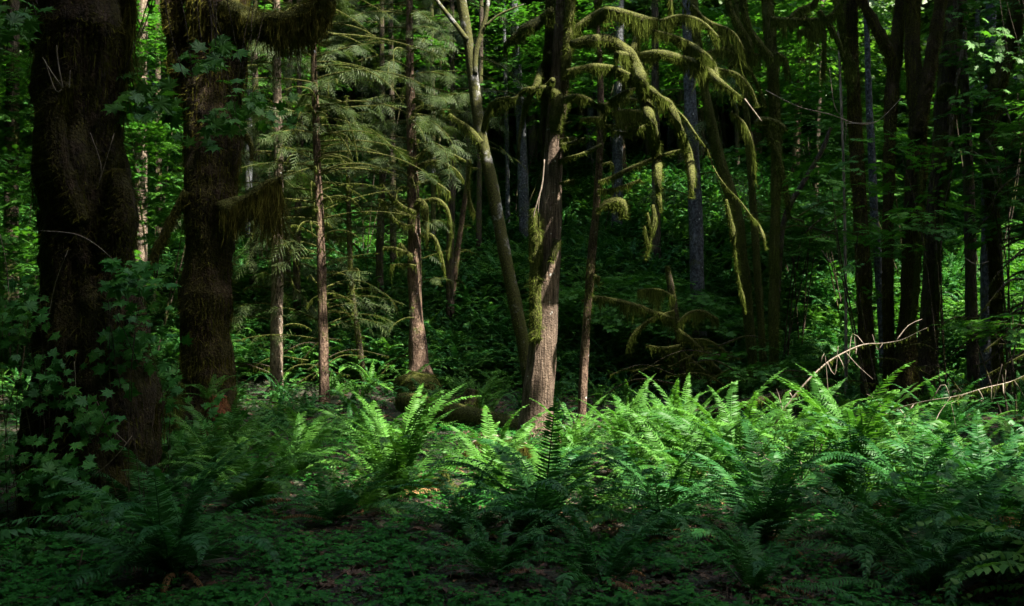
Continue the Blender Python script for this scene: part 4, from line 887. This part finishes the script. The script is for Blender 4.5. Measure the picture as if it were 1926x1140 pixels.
n = 20000
xx = rng.uniform(-34, 40, n); yy = rng.uniform(-30, 56, n); r_ = np.sqrt(((xx - 2) / 36) ** 2 + ((yy - 12) / 42) ** 2)
zz = 13.5 + 3 * rng.random(n) + .18 * np.clip(yy - 20, 0, None)
c = np.stack([xx, yy, zz], 1)
c = c[(vnoise(c, .30, 31) + .3 * vnoise(c, .9, 32) > .30 - .18 * (yy > 16)) | (yy < -3)]
e = rng.random((9000, 3)) * [44, 30, 4] + [-26, 14, 13]; c = np.vstack([c, e])
# lower leafy belt all round, outside the picture, added to cut side light
m = 22000; a = rng.uniform(0, 2 * np.pi, m); q = rng.uniform(0, 5, m)
bx = 2 + (24 + q) * np.cos(a); by = 10 + (26 + q) * np.sin(a); bz = rng.uniform(0, 15, m)
b = np.stack([bx, by, bz + ground_z(bx, by)], 1); infr = (np.abs(bx) < .60 * by + 1) & (by > 0); b = b[~infr]
c = np.vstack([c, b])
vis = (c[:, 1] > 0) & (np.abs(c[:, 0]) < .56 * c[:, 1] + 1.5) & (c[:, 2] < CAM[2] + .33 * c[:, 1] + 1.5) & (c[:, 1] < 34)
sh = []
for x0, x1, y0, y1, z0, z1, m in [(-5.5, 5.5, 2.6, 5.3, 0, .5, 420), (-7, -2.6, 4.5, 12.5, 0, 4, 1300), (0.6, 4.5, 17, 22, 2, 6, 350), (2.5, 8, 13, 16, 1, 6, 700)]:  # extra leaf blocks added towards the sun to shade chosen areas
    q = np.stack([rng.uniform(x0, x1, m), rng.uniform(y0, y1, m), rng.uniform(z0, z1, m)], 1); tt = (rng.uniform(13.5, 16.5, m) - q[:, 2]) / SD[2]
    tt += np.clip(q[:, 1] - 22, 0, None) * .2
    sh.append(q + SD * tt[:, None])
c = np.vstack([c[~vis]] + sh)
for hx, hy, hr in [(-.4, 7.6, 4.9), (3.0, 21, 3.0), (-2.0, 16.0, 2.6)]:  # holes cut in the canopy so skylight falls from above
    hd = np.hypot(c[:, 0] - hx, c[:, 1] - hy) + (vnoise(c, .8, 71) - .5) * 2; c = c[(hd > hr) | (c[:, 2] < 11)]
c = c[keep(c, 1.0, 1.4, .45)]
scatter('shading_canopy', c, rng.uniform(-.5, .5, (len(c), 3)) * [1, 1, 12], rng.uniform(.8, 1.3, len(c)), rng.integers(0, 4, len(c)), cluster_big)['label'] = 'leaf canopy overhead and around the clearing, shaped to shade it and let sun through'

# ------------------------------------------------------------------ logs, stumps, fallen branches
def log(name, label, cat, pts, Y, mat, mossy=None, sides=18, lump=.12, furrow=.06, z_on=False):
    W, rr = trunk_pts(pts, Y); b = np.mean(W, axis=0); t = thing(name, b, label, cat)
    V, Fc, info = tube(W, rr, sides, .05, lump, furrow, 9, R.randint(0, 99))
    link('wood', mesh_data('wood', V - b, Fc, mat, True), t)
    if mossy: add_moss(t, info, **mossy)
    return t, info
log('fallen_log', 'thick moss-covered log sloping down to the central trunk', 'log', [(752, 752, 28, .6), (775, 757, 36, .5), (820, 770, 40, .3), (870, 784, 42, 0), (930, 797, 42, -.3), (985, 812, 40, -.6)], 12.3, M_mossbark, dict(drape=.07, dens=3, fuzz=.035, fdens=1))
log('fallen_log', 'thin pale dead log lying across the slope behind the brown conifers', 'log', [(430, 690, 8, -.3), (520, 672, 9), (600, 658, 10), (690, 648, 11), (770, 641, 11, .4)], 18.4, M_alder, dict(drape=.06, dens=.5, fuzz=.02, fdens=.2), lump=.1)
log('fallen_log', 'short reddish log lying behind the hemlock base', 'log', [(840, 638, 10), (880, 632, 9), (915, 628, 7)], 19.6, M_pale)
log('fallen_log', 'long dark mossy log lying behind the bright ferns on the right', 'log', [(1270, 790, 20, .2), (1330, 775, 22), (1400, 760, 20), (1470, 742, 16), (1520, 730, 10)], 12.9, M_dark, dict(drape=.05, dens=1, fuzz=.03, fdens=.7))
def stump(name, label, px, py, Y, w_, h, mat, cat='stump', moss=.8, seed=0, mm=None):
    c = P(px, py, Y); gz = float(ground_z(c[0], Y)); r0 = w_ / 2 / F * Y; t = thing(name, (c[0], Y, gz), label, cat)
    W = [np.array([c[0], Y, gz - .2]), np.array([c[0], Y, gz + h * .3]), np.array([c[0] + .03, Y, gz + h * .7]), np.array([c[0] + .05, Y, gz + h])]
    V, Fc, info = tube(W, [r0 * 1.35, r0 * 1.1, r0 * .95, r0 * .6], 24, .04, .28, .3, 8, seed, 5)
    link('wood', mesh_data('wood', V - np.array(t.location), Fc, mat, True), t)
    add_moss(t, info, mat=mm or M_moss, drape=.14, dens=5 * moss, fuzz=.04, fdens=moss); return t
stump('tree_stump', 'mound-like mossy stump under the hemlock', 790, 740, 15.9, 80, .40, M_mossbark, seed=2)
stump('tree_stump', 'upright mossy stump against the black second maple', 318, 760, 9.6, 38, .78, M_mossbark, seed=3, moss=1)
stump('tree_stump', 'crumbling reddish stump holding a fern beside the second maple', 400, 800, 10.2, 62, .62, M_rot, seed=4, moss=.3, mm=M_mossd)
stump('tree_stump', 'small dark broken stump behind the mossy log', 880, 770, 13.2, 34, .45, M_dark, seed=6, moss=.8)
t, inf = log('broken_log', 'broken moss-topped log end poking out between the front ferns', 'log', [(800, 902, 14, .25), (822, 908, 22, .15), (845, 918, 24), (868, 930, 20, -.1)], 8.0, M_mossbark, dict(drape=.10, dens=6, fuzz=.03, fdens=1.4))
branch(t, [(838, 955, 22), (838, 930, 24), (836, 905, 20), (834, 885, 12)], 8.05, M_mossbark, .16, 6, .03, 1.2, name='stub')
branch(t, [(846, 925, 16), (862, 938, 22), (880, 946, 18)], 7.8, M_mossbark, .08, 5, .03, 1.3, name='stub')
log('mossy_stick', 'low moss-covered stick among the bright ferns by the central trunk', 'branch', [(900, 838, 5, .2), (940, 846, 7), (985, 860, 8), (1020, 866, 7), (1045, 872, 4)], 9.4, M_mossbark, dict(drape=.05, dens=2, fuzz=.02, fdens=1.2), sides=9)
t, inf = log('mossy_twig', 'arched twig hung with brown moss above the front ferns', 'branch', [(868, 860, 3), (882, 838, 3.5), (905, 825, 4), (930, 820, 4), (955, 823, 4), (985, 832, 3), (1000, 840, 2)], 9.3, M_twig, dict(mat=M_mossd, drape=.32, dens=4, fuzz=.02, fdens=.8), sides=7)
for lab, pts, Y in [('long pale dead branch arching up in front of the right trunks', [(1446, 820, 11), (1462, 790, 10), (1485, 756, 9), (1520, 715, 8.5), (1556, 682, 8), (1590, 662, 7), (1625, 648, 6.5), (1660, 646, 6), (1695, 640, 5), (1720, 628, 4), (1745, 616, 2.5)], 9.6),
                    ('thin dead branch rising to the right over the ferns', [(1575, 834, 7), (1620, 808, 6.5), (1680, 772, 6), (1740, 755, 5.5), (1800, 745, 5), (1850, 730, 4), (1900, 718, 3.5), (1940, 700, 3)], 9.2),
                    ('dark mossy stick leaning among the front right ferns', [(1440, 960, 8), (1470, 920, 8), (1500, 885, 7), (1530, 865, 5), (1560, 840, 3)], 7.2)]:
    t, inf = log('fallen_branch', lab, 'branch', [(x, y, w_ * .38, .2 * math.sin(x * .02)) for x, y, w_ in pts], Y, M_twig if 'dark' not in lab else M_mossbark, dict(drape=.09, dens=.5, fuzz=.02, fdens=.25, clump=9), sides=9)
    p = inf[0]
    for k in range(12):
        i = int((.15 + .8 * k / 12) * (len(p) - 1)); a = R.uniform(-1, 1); L = R.uniform(.1, .35)
        small_stick([p[i], p[i] + np.array([a * L * .5, R.uniform(-.1, .1), R.choice([-1, 1]) * L * .5]), p[i] + np.array([a * L, R.uniform(-.15, .15), R.choice([-1, .7]) * L])], [.006, .004, .002], M_twig, 'twig', t)
# dead twig tangle
tang = [(520, 700, 16.5, 10, 'tangle of dead twigs at the foot of the pale slim conifer'), (690, 690, 17.5, 10, 'tangle of dead twigs around the young conifer'), (1500, 740, 13.5, 7, 'tangle of dead twigs behind the bright right ferns'), (1800, 700, 13, 6, 'tangle of dead twigs before the sunny thicket'), (1880, 640, 12.5, 5, 'tangle of dead twigs at the right edge'), (1340, 690, 14, 10, 'tangle of dead twigs by the grey conifer'), (1560, 420, 15, 7, 'bare twiggy branches beside the leaning black pole')]
for px, py, Y, n, lab in tang:
    c = P(px, py, Y); t = thing('dead_twigs', c, lab, 'dead branches')
    for k in range(n):
        a = R.uniform(-.9, .9) + (0 if R.random() < .5 else math.pi); L = R.uniform(.7, 1.6); s = c + np.array([R.uniform(-.7, .7), R.uniform(-.5, .5), R.uniform(-.4, .3)])
        e = s + np.array([math.cos(a) * L, R.uniform(-.3, .3), math.sin(abs(a)) * L * .45]); mid = (s + e) / 2 + np.array([0, 0, L * .15])
        world_branch(t, [s, mid, e], [.011, .008, .003], R.choice([M_dark, M_dark, M_mossbark]), .08, .6, .015, .4, name='twig', sides=5)

# ------------------------------------------------------------------ ferns
def at_ground(px, py):
    Yg = 30.0
    for _ in range(60):
        x = (px - 963) / F * Yg; gz = float(ground_z(x, Yg)); Yn = (CAM[2] - gz) * F / max(py - 570, 1); Yg = .5 * Yg + .5 * min(Yn, 60)
    return (px - 963) / F * Yg, Yg
hero = [(330, 1085, .78, 30, .15, 1, 'large dark fern at the lower left corner area, nearest the camera'),
        (470, 960, .72, 22, .2, 0, 'mid-sized fern behind the large lower left fern'), (560, 900, .62, 20, .4, 0, 'fern at the left end of the lit fern band'),
        (742, 945, .98, 24, 1.0, 0, 'fern with tall upright fronds left of the broken mossy log'), (1010, 1010, .88, 28, .2, 1, 'broad fern spreading in the lower centre foreground'),
        (930, 935, .80, 20, .6, 0, 'fern rising just right of the broken mossy log'), (1080, 905, .68, 24, .7, 0, 'brightest fern right below the central conifer'),
        (1180, 900, .78, 26, .7, 0, 'brilliant lit fern under the thin mossy trunk'), (1290, 905, .85, 26, .8, 0, 'tall lit fern in the middle of the bright band'), (1385, 935, .92, 26, .7, 0, 'fern with steep striped fronds left of the leaning pale branch'),
        (1240, 1010, .80, 22, .0, 1, 'shaded fern sweeping low in front of the bright band'), (1440, 1020, .85, 22, .1, 1, 'shadowed fern below the steep striped fern'),
        (1605, 960, 1.02, 28, .7, 0, 'big fan-shaped fern at the foot of the rising thin branch'), (1730, 990, .95, 26, .2, 1, 'wide fern right of the big fan-shaped fern'), (1850, 985, .95, 26, .1, 1, 'wide dark fern at the right edge'),
        (1890, 1100, .80, 22, -.1, 1, 'dark low fern in the lower right corner'), (1640, 1060, .70, 18, -.1, 1, 'dark drooping fern low in the right foreground'), (880, 1010, .62, 16, .0, 1, 'dark drooping fern in front of the broken mossy log'), (680, 960, .55, 16, .1, 0, 'small fern left of the upright-frond fern'),
        (1130, 1105, .62, 12, .0, 1, 'low sparse fern at the bottom right of centre'), (1420, 1110, .58, 12, .0, 1, 'low sparse fern at the bottom, below the shadowed fern'), (1740, 1120, .66, 14, -.1, 1, 'low dark fern at the bottom left of the corner fern'), (930, 1085, .5, 11, .0, 1, 'small dark fern at the bottom centre'),
        (1500, 880, .85, 22, .7, 0, 'fern beside the base of the leaning pale branch'), (1770, 870, .85, 20, .9, 1, 'upright fern below the thin rising branch at right'), (620, 985, .55, 14, .0, 1, 'low fern between the lower left fern and the clover'), (1120, 985, .6, 16, .2, 0, 'fern half hidden behind the sweeping shaded fern'), (850, 885, .38, 14, .2, 0, 'fern right behind the upright-frond fern'), (1250, 860, .75, 20, .8, 0, 'sunlit fern at the back of the bright band')]
placed = []
for k, (px, py, sz, nf, st, mi, lab) in enumerate(hero):
    x, y = at_ground(px, py); placed.append((x, y)); fern(x, y, sz * 1.32, nf + 4, lab, None, 'fine', mi=mi, seed=100 + k, steep=st * .75 + .15, dead=3)
# fern on the stump, one on the slope of the left giant
c = P(395, 745, 10.2); fern(c[0] + .02, 10.1, .52, 11, 'small fern sprouting on top of the crumbling reddish stump', None, 'fine', seed=140, z=c[2] - .02, steep=.1)
zl = [((0, 620), 'fern in the shady flat left of the lit band'), ((620, 1000), 'fern in the flat behind the upright-frond fern'), ((1000, 1480), 'fern standing behind the bright centre band'), ((1480, 2000), 'fern in the flat behind the big right ferns')]
zs = [((0, 700), 'sword fern on the slope behind the left conifers'), ((700, 1000), 'sword fern on the slope between the hemlock and the central conifer'), ((1000, 1380), 'sword fern on the dark slope right of the central conifer'), ((1380, 2000), 'sword fern on the slope behind the right-hand trunks')]
cand = []
for k in range(9000):
    y = 7.2 + 23 * R.random() ** 1.1; x = R.uniform(-.535, .535) * y; px = 963 + x / y * F
    if y < 9.0 and (px < 250 or R.random() < .4 or 520 < px < 720): continue
    cand.append((x, y))
kept = list(placed); n_f = 0; rest = []
for x, y in cand:
    dmin = .68 if y < 12 else .68 if y < 17 else .62
    if 725 < 963 + x / y * F < 1000 and 10.8 < y < 12.9: continue
    if any((x - a) ** 2 + (y - b) ** 2 < dmin * dmin for a, b in kept[-900:]): continue
    kept.append((x, y)); px = 963 + x / y * F
    (rest).append((x, y, px))
rest.sort(key=lambda a: a[1])
LM = [(30, 'left picture edge'), (160, 'giant left maple'), (300, 'upright mossy stump'), (392, 'second left maple'), (522, 'slim pale conifer'), (611, 'thin brown conifer'), (686, 'spindly young conifer'), (742, 'upright-frond fern'), (790, 'hemlock'), (850, 'broken mossy log'), (905, 'leaning birch'), (1008, 'stout central conifer'), (1093, 'thin mossy trunk'), (1180, 'dangling moss wisps'), (1255, 'low moss-draped snag'), (1319, 'grey scaly conifer'), (1375, 'bright moss ropes'), (1424, 'bent mossy trunk'), (1475, 'leaning pale branch foot'), (1545, 'leaning black pole'), (1605, 'big fan-shaped fern'), (1640, 'straight dark maple'), (1700, 'Y-forked maple'), (1750, 'broad dark trunk'), (1830, 'thin dark trunk'), (1870, 'crooked mossy maple'), (1920, 'right picture edge')]
def where(px, y, flat=16.5):
    d, ph = min(((abs(px - a), b) for a, b in LM)); c_ = [a for a, b in LM if b == ph][0]
    side = 'below' if d < 9 else ('just left of' if px < c_ else 'just right of') if d < 26 else ('left of' if px < c_ else 'right of')
    dep = 'in the front row' if y < 9 else 'behind the front row' if y < 10.2 else 'mid flat' if y < 12 else 'farther back' if y < 14 else 'far back' if y < 16.5 else 'at the slope foot' if y < 18.5 else 'low upslope' if y < 21 else 'high upslope'
    if 'edge' in ph: side = 'by'
    return side + ' the ' + ph, dep
def fern_label(x, y, px, s, mi=0):
    a, b = where(px, y); return ('large ' if s > .92 else 'small ' if s < .66 else '') + ('deep' if mi else 'fresh') + ' green fern ' + b + ', ' + a
from collections import Counter, defaultdict
made = []
for k, (x, y, px) in enumerate(rest[:270]):
    far_ = y > 11; sz = R.uniform(.5, .78) if 9.5 < y < 16.5 else R.uniform(.7, 1.0)
    if 725 < px < 1000 and 8.4 < y < 13: sz = R.uniform(.36, .46)
    mi = R.randint(0, 1); lab = fern_label(x, y, px, sz, mi)
    t = fern(x, y, sz, R.randint(12, 16) if far_ else R.randint(15, 19), lab, None, 'far' if far_ else 'fine', mi=mi, seed=200 + k, steep=R.uniform(0, .6), dead=0 if y > 12 else R.randint(0, 1))
    t['group'] = 'sword ferns of the flat and slope'; made.append((lab, px, t))
def single_out(lst):
    by = defaultdict(list)
    for lab, px, t in lst: by[lab].append((px, t))
    for lab, v in by.items():
        if len(v) in (2, 3):
            v.sort(key=lambda a: a[0])
            for w_, (px, t) in zip(('left one of two:', 'right one of two:') if len(v) == 2 else ('leftmost of three:', 'middle of three:', 'rightmost of three:'), v):
                if len(lab.split()) <= 12: t['label'] = w_ + ' ' + lab
                else: t['label'] = w_.split()[0] + ' ' + lab
single_out(made); single_out(far_made)
# remaining slope ferns: whole-fern prototypes
def whole(seed, nf=15):
    r = random.Random(seed); VV, QQ, TT = [], [], []; o = 0
    for k in range(nf):
        f_ = k / nf; i = int(min(7, max(0, r.gauss(1.2 + 4 * f_, .8)))); a0, a1, sb, hf = [(4, 74, .1, .092), (14, 96, -.3, .096), (26, 110, .35, .10), (38, 120, -.35, .10), (52, 126, .3, .10), (66, 130, -.25, .095), (20, 128, .7, .095), (44, 112, -.7, .095)][i]
        V, (q, t) = frond_mesh(seed * 40 + k, a0, a1, 22, hf, sb, .1, .9); V = place_leaf(V, np.zeros(3), k * 2.4 + r.uniform(-.3, .3), r.uniform(-.15, .15), r.uniform(-.15, .15), r.uniform(.75, 1.1))
        VV.append(V); QQ.append(q + o); TT.append(t + o); o += len(V)
    return np.vstack(VV), [np.vstack(QQ), np.vstack(TT)]
fp = [proto('whole_fern', *whole(i + 1), M) for i, M in enumerate([M_fern, M_fern2, M_fern, M_fern2])]
pts = [(x, y) for x, y, px in rest[270:]]
for k in range(5600):
    y = 17.5 + 24 * R.random() ** 1.2; pts.append((R.uniform(-.58, .58) * y, y))
for k in range(1500):                        # the flat and slope go on beyond both picture edges
    y = 5 + 30 * R.random() ** 1.3; x = R.choice([-1, 1]) * (R.uniform(.57, .57 + 9 / y)) * y
    pts.append((x, y))
pts = np.array(pts); Z = ground_z(pts[:, 0], pts[:, 1]); n = len(pts)
scatter('slope_ferns', np.column_stack([pts, Z]), np.column_stack([rng.uniform(-.15, .15, n), rng.uniform(-.15, .15, n), rng.uniform(0, 6.3, n)]), rng.uniform(.65, 1.05, n), rng.integers(0, 4, n), fp)['label'] = 'countless small sword ferns covering the far slope'
print('ferns', len(rest), len(placed))

# ------------------------------------------------------------------ clover cover, litter
n = 60000; y = 4.2 + 8 * rng.random(n) ** 1.5; x = rng.uniform(-.60, .60, n) * y; p = np.stack([x, y, ground_z(x, y)], 1)
k = vnoise(p, 1.1, 91) + .5 * vnoise(p, 4, 92) + rng.normal(0, .09, n) > np.where(p[:, 1] < 6.5, .30, .55)
for hx, hy in placed: k &= (np.hypot(p[:, 0] - hx, p[:, 1] - hy) > .42) | (rng.random(n) < .12)
k |= (rng.random(n) < .6) & (p[:, 1] > 7.6) & (p[:, 0] < .4) & (p[:, 0] > -2.6)
k &= (p[:, 1] < 6.9) | (rng.random(n) < .25) | ((p[:, 0] < .4) & (p[:, 0] > -2.6))
p = p[k]; n = len(p)
scatter('clover_cover', p, np.column_stack([rng.uniform(-.3, .3, n), rng.uniform(-.3, .3, n), rng.uniform(0, 6.3, n)]), rng.uniform(.45, .95, n), rng.integers(0, 5, n), ox_protos)['label'] = 'carpet of small three-leaved wood sorrel on the shaded ground'
n = 15000; y = 4.2 + 17 * rng.random(n) ** 1.3; x = rng.uniform(-.60, .60, n) * y; p = np.stack([x, y, ground_z(x, y) + .012], 1)
scatter('leaf_litter', p, np.column_stack([rng.uniform(-.4, .4, n), rng.uniform(-.4, .4, n), rng.uniform(0, 6.3, n)]), np.where(rng.random(n) < .7, rng.uniform(.02, .05, n), rng.uniform(.05, .13, n)), (rng.random(n) < .3).astype(int), litter_protos)['label'] = 'reddish dead leaves and twigs strewn on the ground'
# a low herb layer on the slope between ferns
n = 2600; y = rng.uniform(15, 36, n); x = rng.uniform(-.58, .58, n) * y; p = np.stack([x, y, ground_z(x, y) + rng.uniform(0, .25, n)], 1)
scatter('herb_layer', p, np.column_stack([rng.uniform(-.3, .3, n), rng.uniform(-.3, .3, n), rng.uniform(0, 6.3, n)]), rng.uniform(.35, .8, n), rng.integers(0, 4, n), maple_protos)['label'] = 'low leafy herbs between the slope ferns'

def lean_rot(tilt=.75, sd=.35):
    m = Euler((R.gauss(tilt, sd), R.gauss(.1, .3), 0)).to_matrix() @ Euler((0, 0, R.uniform(0, 6.28))).to_matrix()
    return m.to_euler()
# ------------------------------------------------------------------ leafy shrubs on the left, leaf by leaf
leaf_me = [mesh_data('leaf', *lobed_leaf(nl, dp, 300 + i, sp, .12), M_shrub) for i, (nl, dp, sp) in enumerate([(5, .42, 2.1), (7, .38, 2.4), (5, .36, 2.2), (7, .44, 2.3)])]
leaf_me2 = [mesh_data('leaf', *lobed_leaf(nl, dp, 340 + i, sp, .12), M_maple) for i, (nl, dp, sp) in enumerate([(7, .42, 2.3), (7, .38, 2.4)])]
shr = [(235, 640, 90, 80, 7.3, 75, .095, 'leafy shrub in front of the giant maple, below its middle'), (100, 900, 95, 90, 6.6, 105, .085, 'leafy shrub low at the left edge with the brightest leaves'), (345, 850, 75, 65, 8.6, 60, .11, 'leafy shrub between the two left maples at stump height'),
       (255, 525, 75, 45, 7.0, 34, .11, 'bluish large-leaved spray across the gap between the left maples'), (80, 720, 80, 80, 6.9, 50, .085, 'dim leafy shrub at the left edge in the middle'), (420, 790, 50, 50, 9.8, 30, .10, 'few pale leaves around the crumbling reddish stump'), (60, 1060, 90, 50, 6.0, 60, .06, 'low leafy growth in the lower left corner'),
       (180, 790, 60, 60, 6.9, 40, .09, 'scattered leaves in the blackness before the giant maple'),
       (40, 590, 60, 70, 7.0, 45, .08, 'dim small-leaved shrub high at the left edge'), (300, 730, 60, 60, 8.0, 50, .09, 'leafy shrub just left of the upright mossy stump'), (190, 960, 70, 50, 6.3, 60, .075, 'small leafy growth left of the large lower left fern')]
for px, py, sx, sy, Y, n, ls, lab in shr:
    n = int(n * 1.35)
    c = P(px, py, Y); gz = float(ground_z(c[0], Y)); t = thing('leafy_shrub', (c[0], Y, gz), lab, 'shrub'); b = np.array(t.location)
    stems = []
    for k in range(5):
        e = P(px + R.uniform(-1, 1) * sx * .8, py + R.uniform(-1, .5) * sy, Y + R.uniform(-.2, .2)); s = np.array([c[0] + R.uniform(-.25, .25), Y + R.uniform(-.1, .1), gz - .03]); m = (s + e) / 2 + np.array([R.uniform(-.15, .15), 0, .12])
        o, inf = small_stick([s, m, e], [.0035, .003, .002], M_dark, 'stem', t)
        stems.append(inf[0])
    for k in range(n):
        u = R.gauss(0, .5); v = R.gauss(0, .5)
        q = P(px + u * sx, py + v * sy, Y + R.uniform(-.3, .35)); st = R.choice(stems); j = int(np.argmin(((st - q) ** 2).sum(1)))
        q = q * .75 + st[j] * .25
        link('leaf', R.choice(leaf_me), t, q - b, lean_rot(), ls * R.uniform(.6, 1.25))
# maple sprays hanging into the top left, near the camera
hang = [(400, 120, 60, 40, 8.6, 26, .15, 'large dark maple leaves hanging before the second left maple'), (290, 190, 90, 45, 7.6, 40, .14, 'large dark maple leaves between the two left maples'), (395, 240, 60, 40, 8.8, 24, .13, 'maple leaves half way down the second left maple'), (30, 40, 60, 40, 6.5, 30, .12, 'dark maple leaves in the top left corner'), (480, 210, 70, 45, 10.0, 40, .12, 'dark maple leaves right of the second left maple'), (1880, 90, 60, 60, 11, 40, .10, 'maple leaves in the top right corner')]
for px, py, sx, sy, Y, n, ls, lab in hang:
    top_ = P(px + R.uniform(-30, 30), -120, Y); t = thing('maple_spray', top_, lab, 'maple leaves')
    b = np.array(top_); stems = []
    for k in range(4):
        e = P(px + R.uniform(-1, 1) * sx, py + R.uniform(-.5, .8) * sy, Y + R.uniform(-.2, .2)); m = (b + e) / 2 + np.array([R.uniform(-.1, .1), 0, .05])
        o, inf = small_stick([b, m, e], [.008, .005, .002], M_dark, 'stem', t); stems.append(inf[0])
    for k in range(n):
        q = P(px + R.gauss(0, .5) * sx, py + R.gauss(0, .5) * sy, Y + R.uniform(-.3, .3))
        link('leaf', R.choice(leaf_me2), t, q - b, lean_rot(.8, .5), ls * R.uniform(.7, 1.2))
# pale dry stalks in the dark left
for lab, pts, Y in [('pale dry twig curving in the dark before the giant maple', [(248, 820, 1.6), (225, 850, 2), (195, 880, 2), (165, 900, 1.6)], 6.7), ('thin pale stalk hanging straight in the dark left', [(140, 680, 1.4), (142, 720, 1.8), (143, 780, 1.2)], 6.8), ('long curved pale stem beside the giant maple foot', [(128, 470, 1.2), (105, 530, 1.8), (92, 590, 1.6)], 6.6),
                    ('arched pale twig across the foot of the giant maple', [(75, 434, 1.5), (140, 440, 2), (180, 460, 1.8), (215, 490, 1)], 6.7), ('pale bent twig at the left edge', [(0, 440, 1.8), (12, 500, 2), (18, 570, 1.5)], 6.5), ('faint crossing twig left of the second maple', [(180, 750, 1.4), (205, 800, 1.8), (240, 835, 1.3)], 6.9), ('thin twig rising by the giant maple burl', [(170, 250, 1.2), (190, 310, 1.6), (185, 350, 1.2)], 6.9), ('thin twig leaning over the giant maple', [(215, 250, 1.2), (200, 300, 1.5), (185, 350, 1.2)], 6.9)]:
    W, rr = trunk_pts(pts, Y); b = W[0]; V, Fc, info = tube(W, rr, 5, .05, .1); 
    setp(link('dry_twig', mesh_data('dry_twig', V - b, Fc, M_twig, True), None, b), lab, 'twig')
# bare twigs crossing the upper right
for lab, pts, Y in [('long bare twig sagging between the right trunks', [(1440, 170, 2), (1500, 200, 2), (1560, 215, 2), (1610, 232, 2), (1650, 228, 1.5), (1700, 180, 1)], 12.5), ('bare twig arching off the ferny gap', [(1545, 470, 1.5), (1580, 520, 2.5), (1605, 560, 2), (1615, 590, 1.5)], 14), ('thin bare twig looping at the right edge', [(1815, 485, 1.5), (1835, 497, 2), (1860, 492, 1.5)], 13), ('pale twig crossing left of the straight dark trunk', [(1560, 130, 1), (1570, 200, 1.8), (1590, 228, 1.5), (1590, 270, 1)], 12.6), ('bare twig reaching left of the dark trunks', [(1590, 232, 1.5), (1630, 232, 1.8), (1645, 230, 1)], 12.4)]:
    W, rr = trunk_pts(pts, Y); b = W[0]; V, Fc, info = tube(W, rr, 5, .05, .1)
    setp(link('bare_twig', mesh_data('bare_twig', V - b, Fc, M_twig, True), None, b), lab, 'twig')
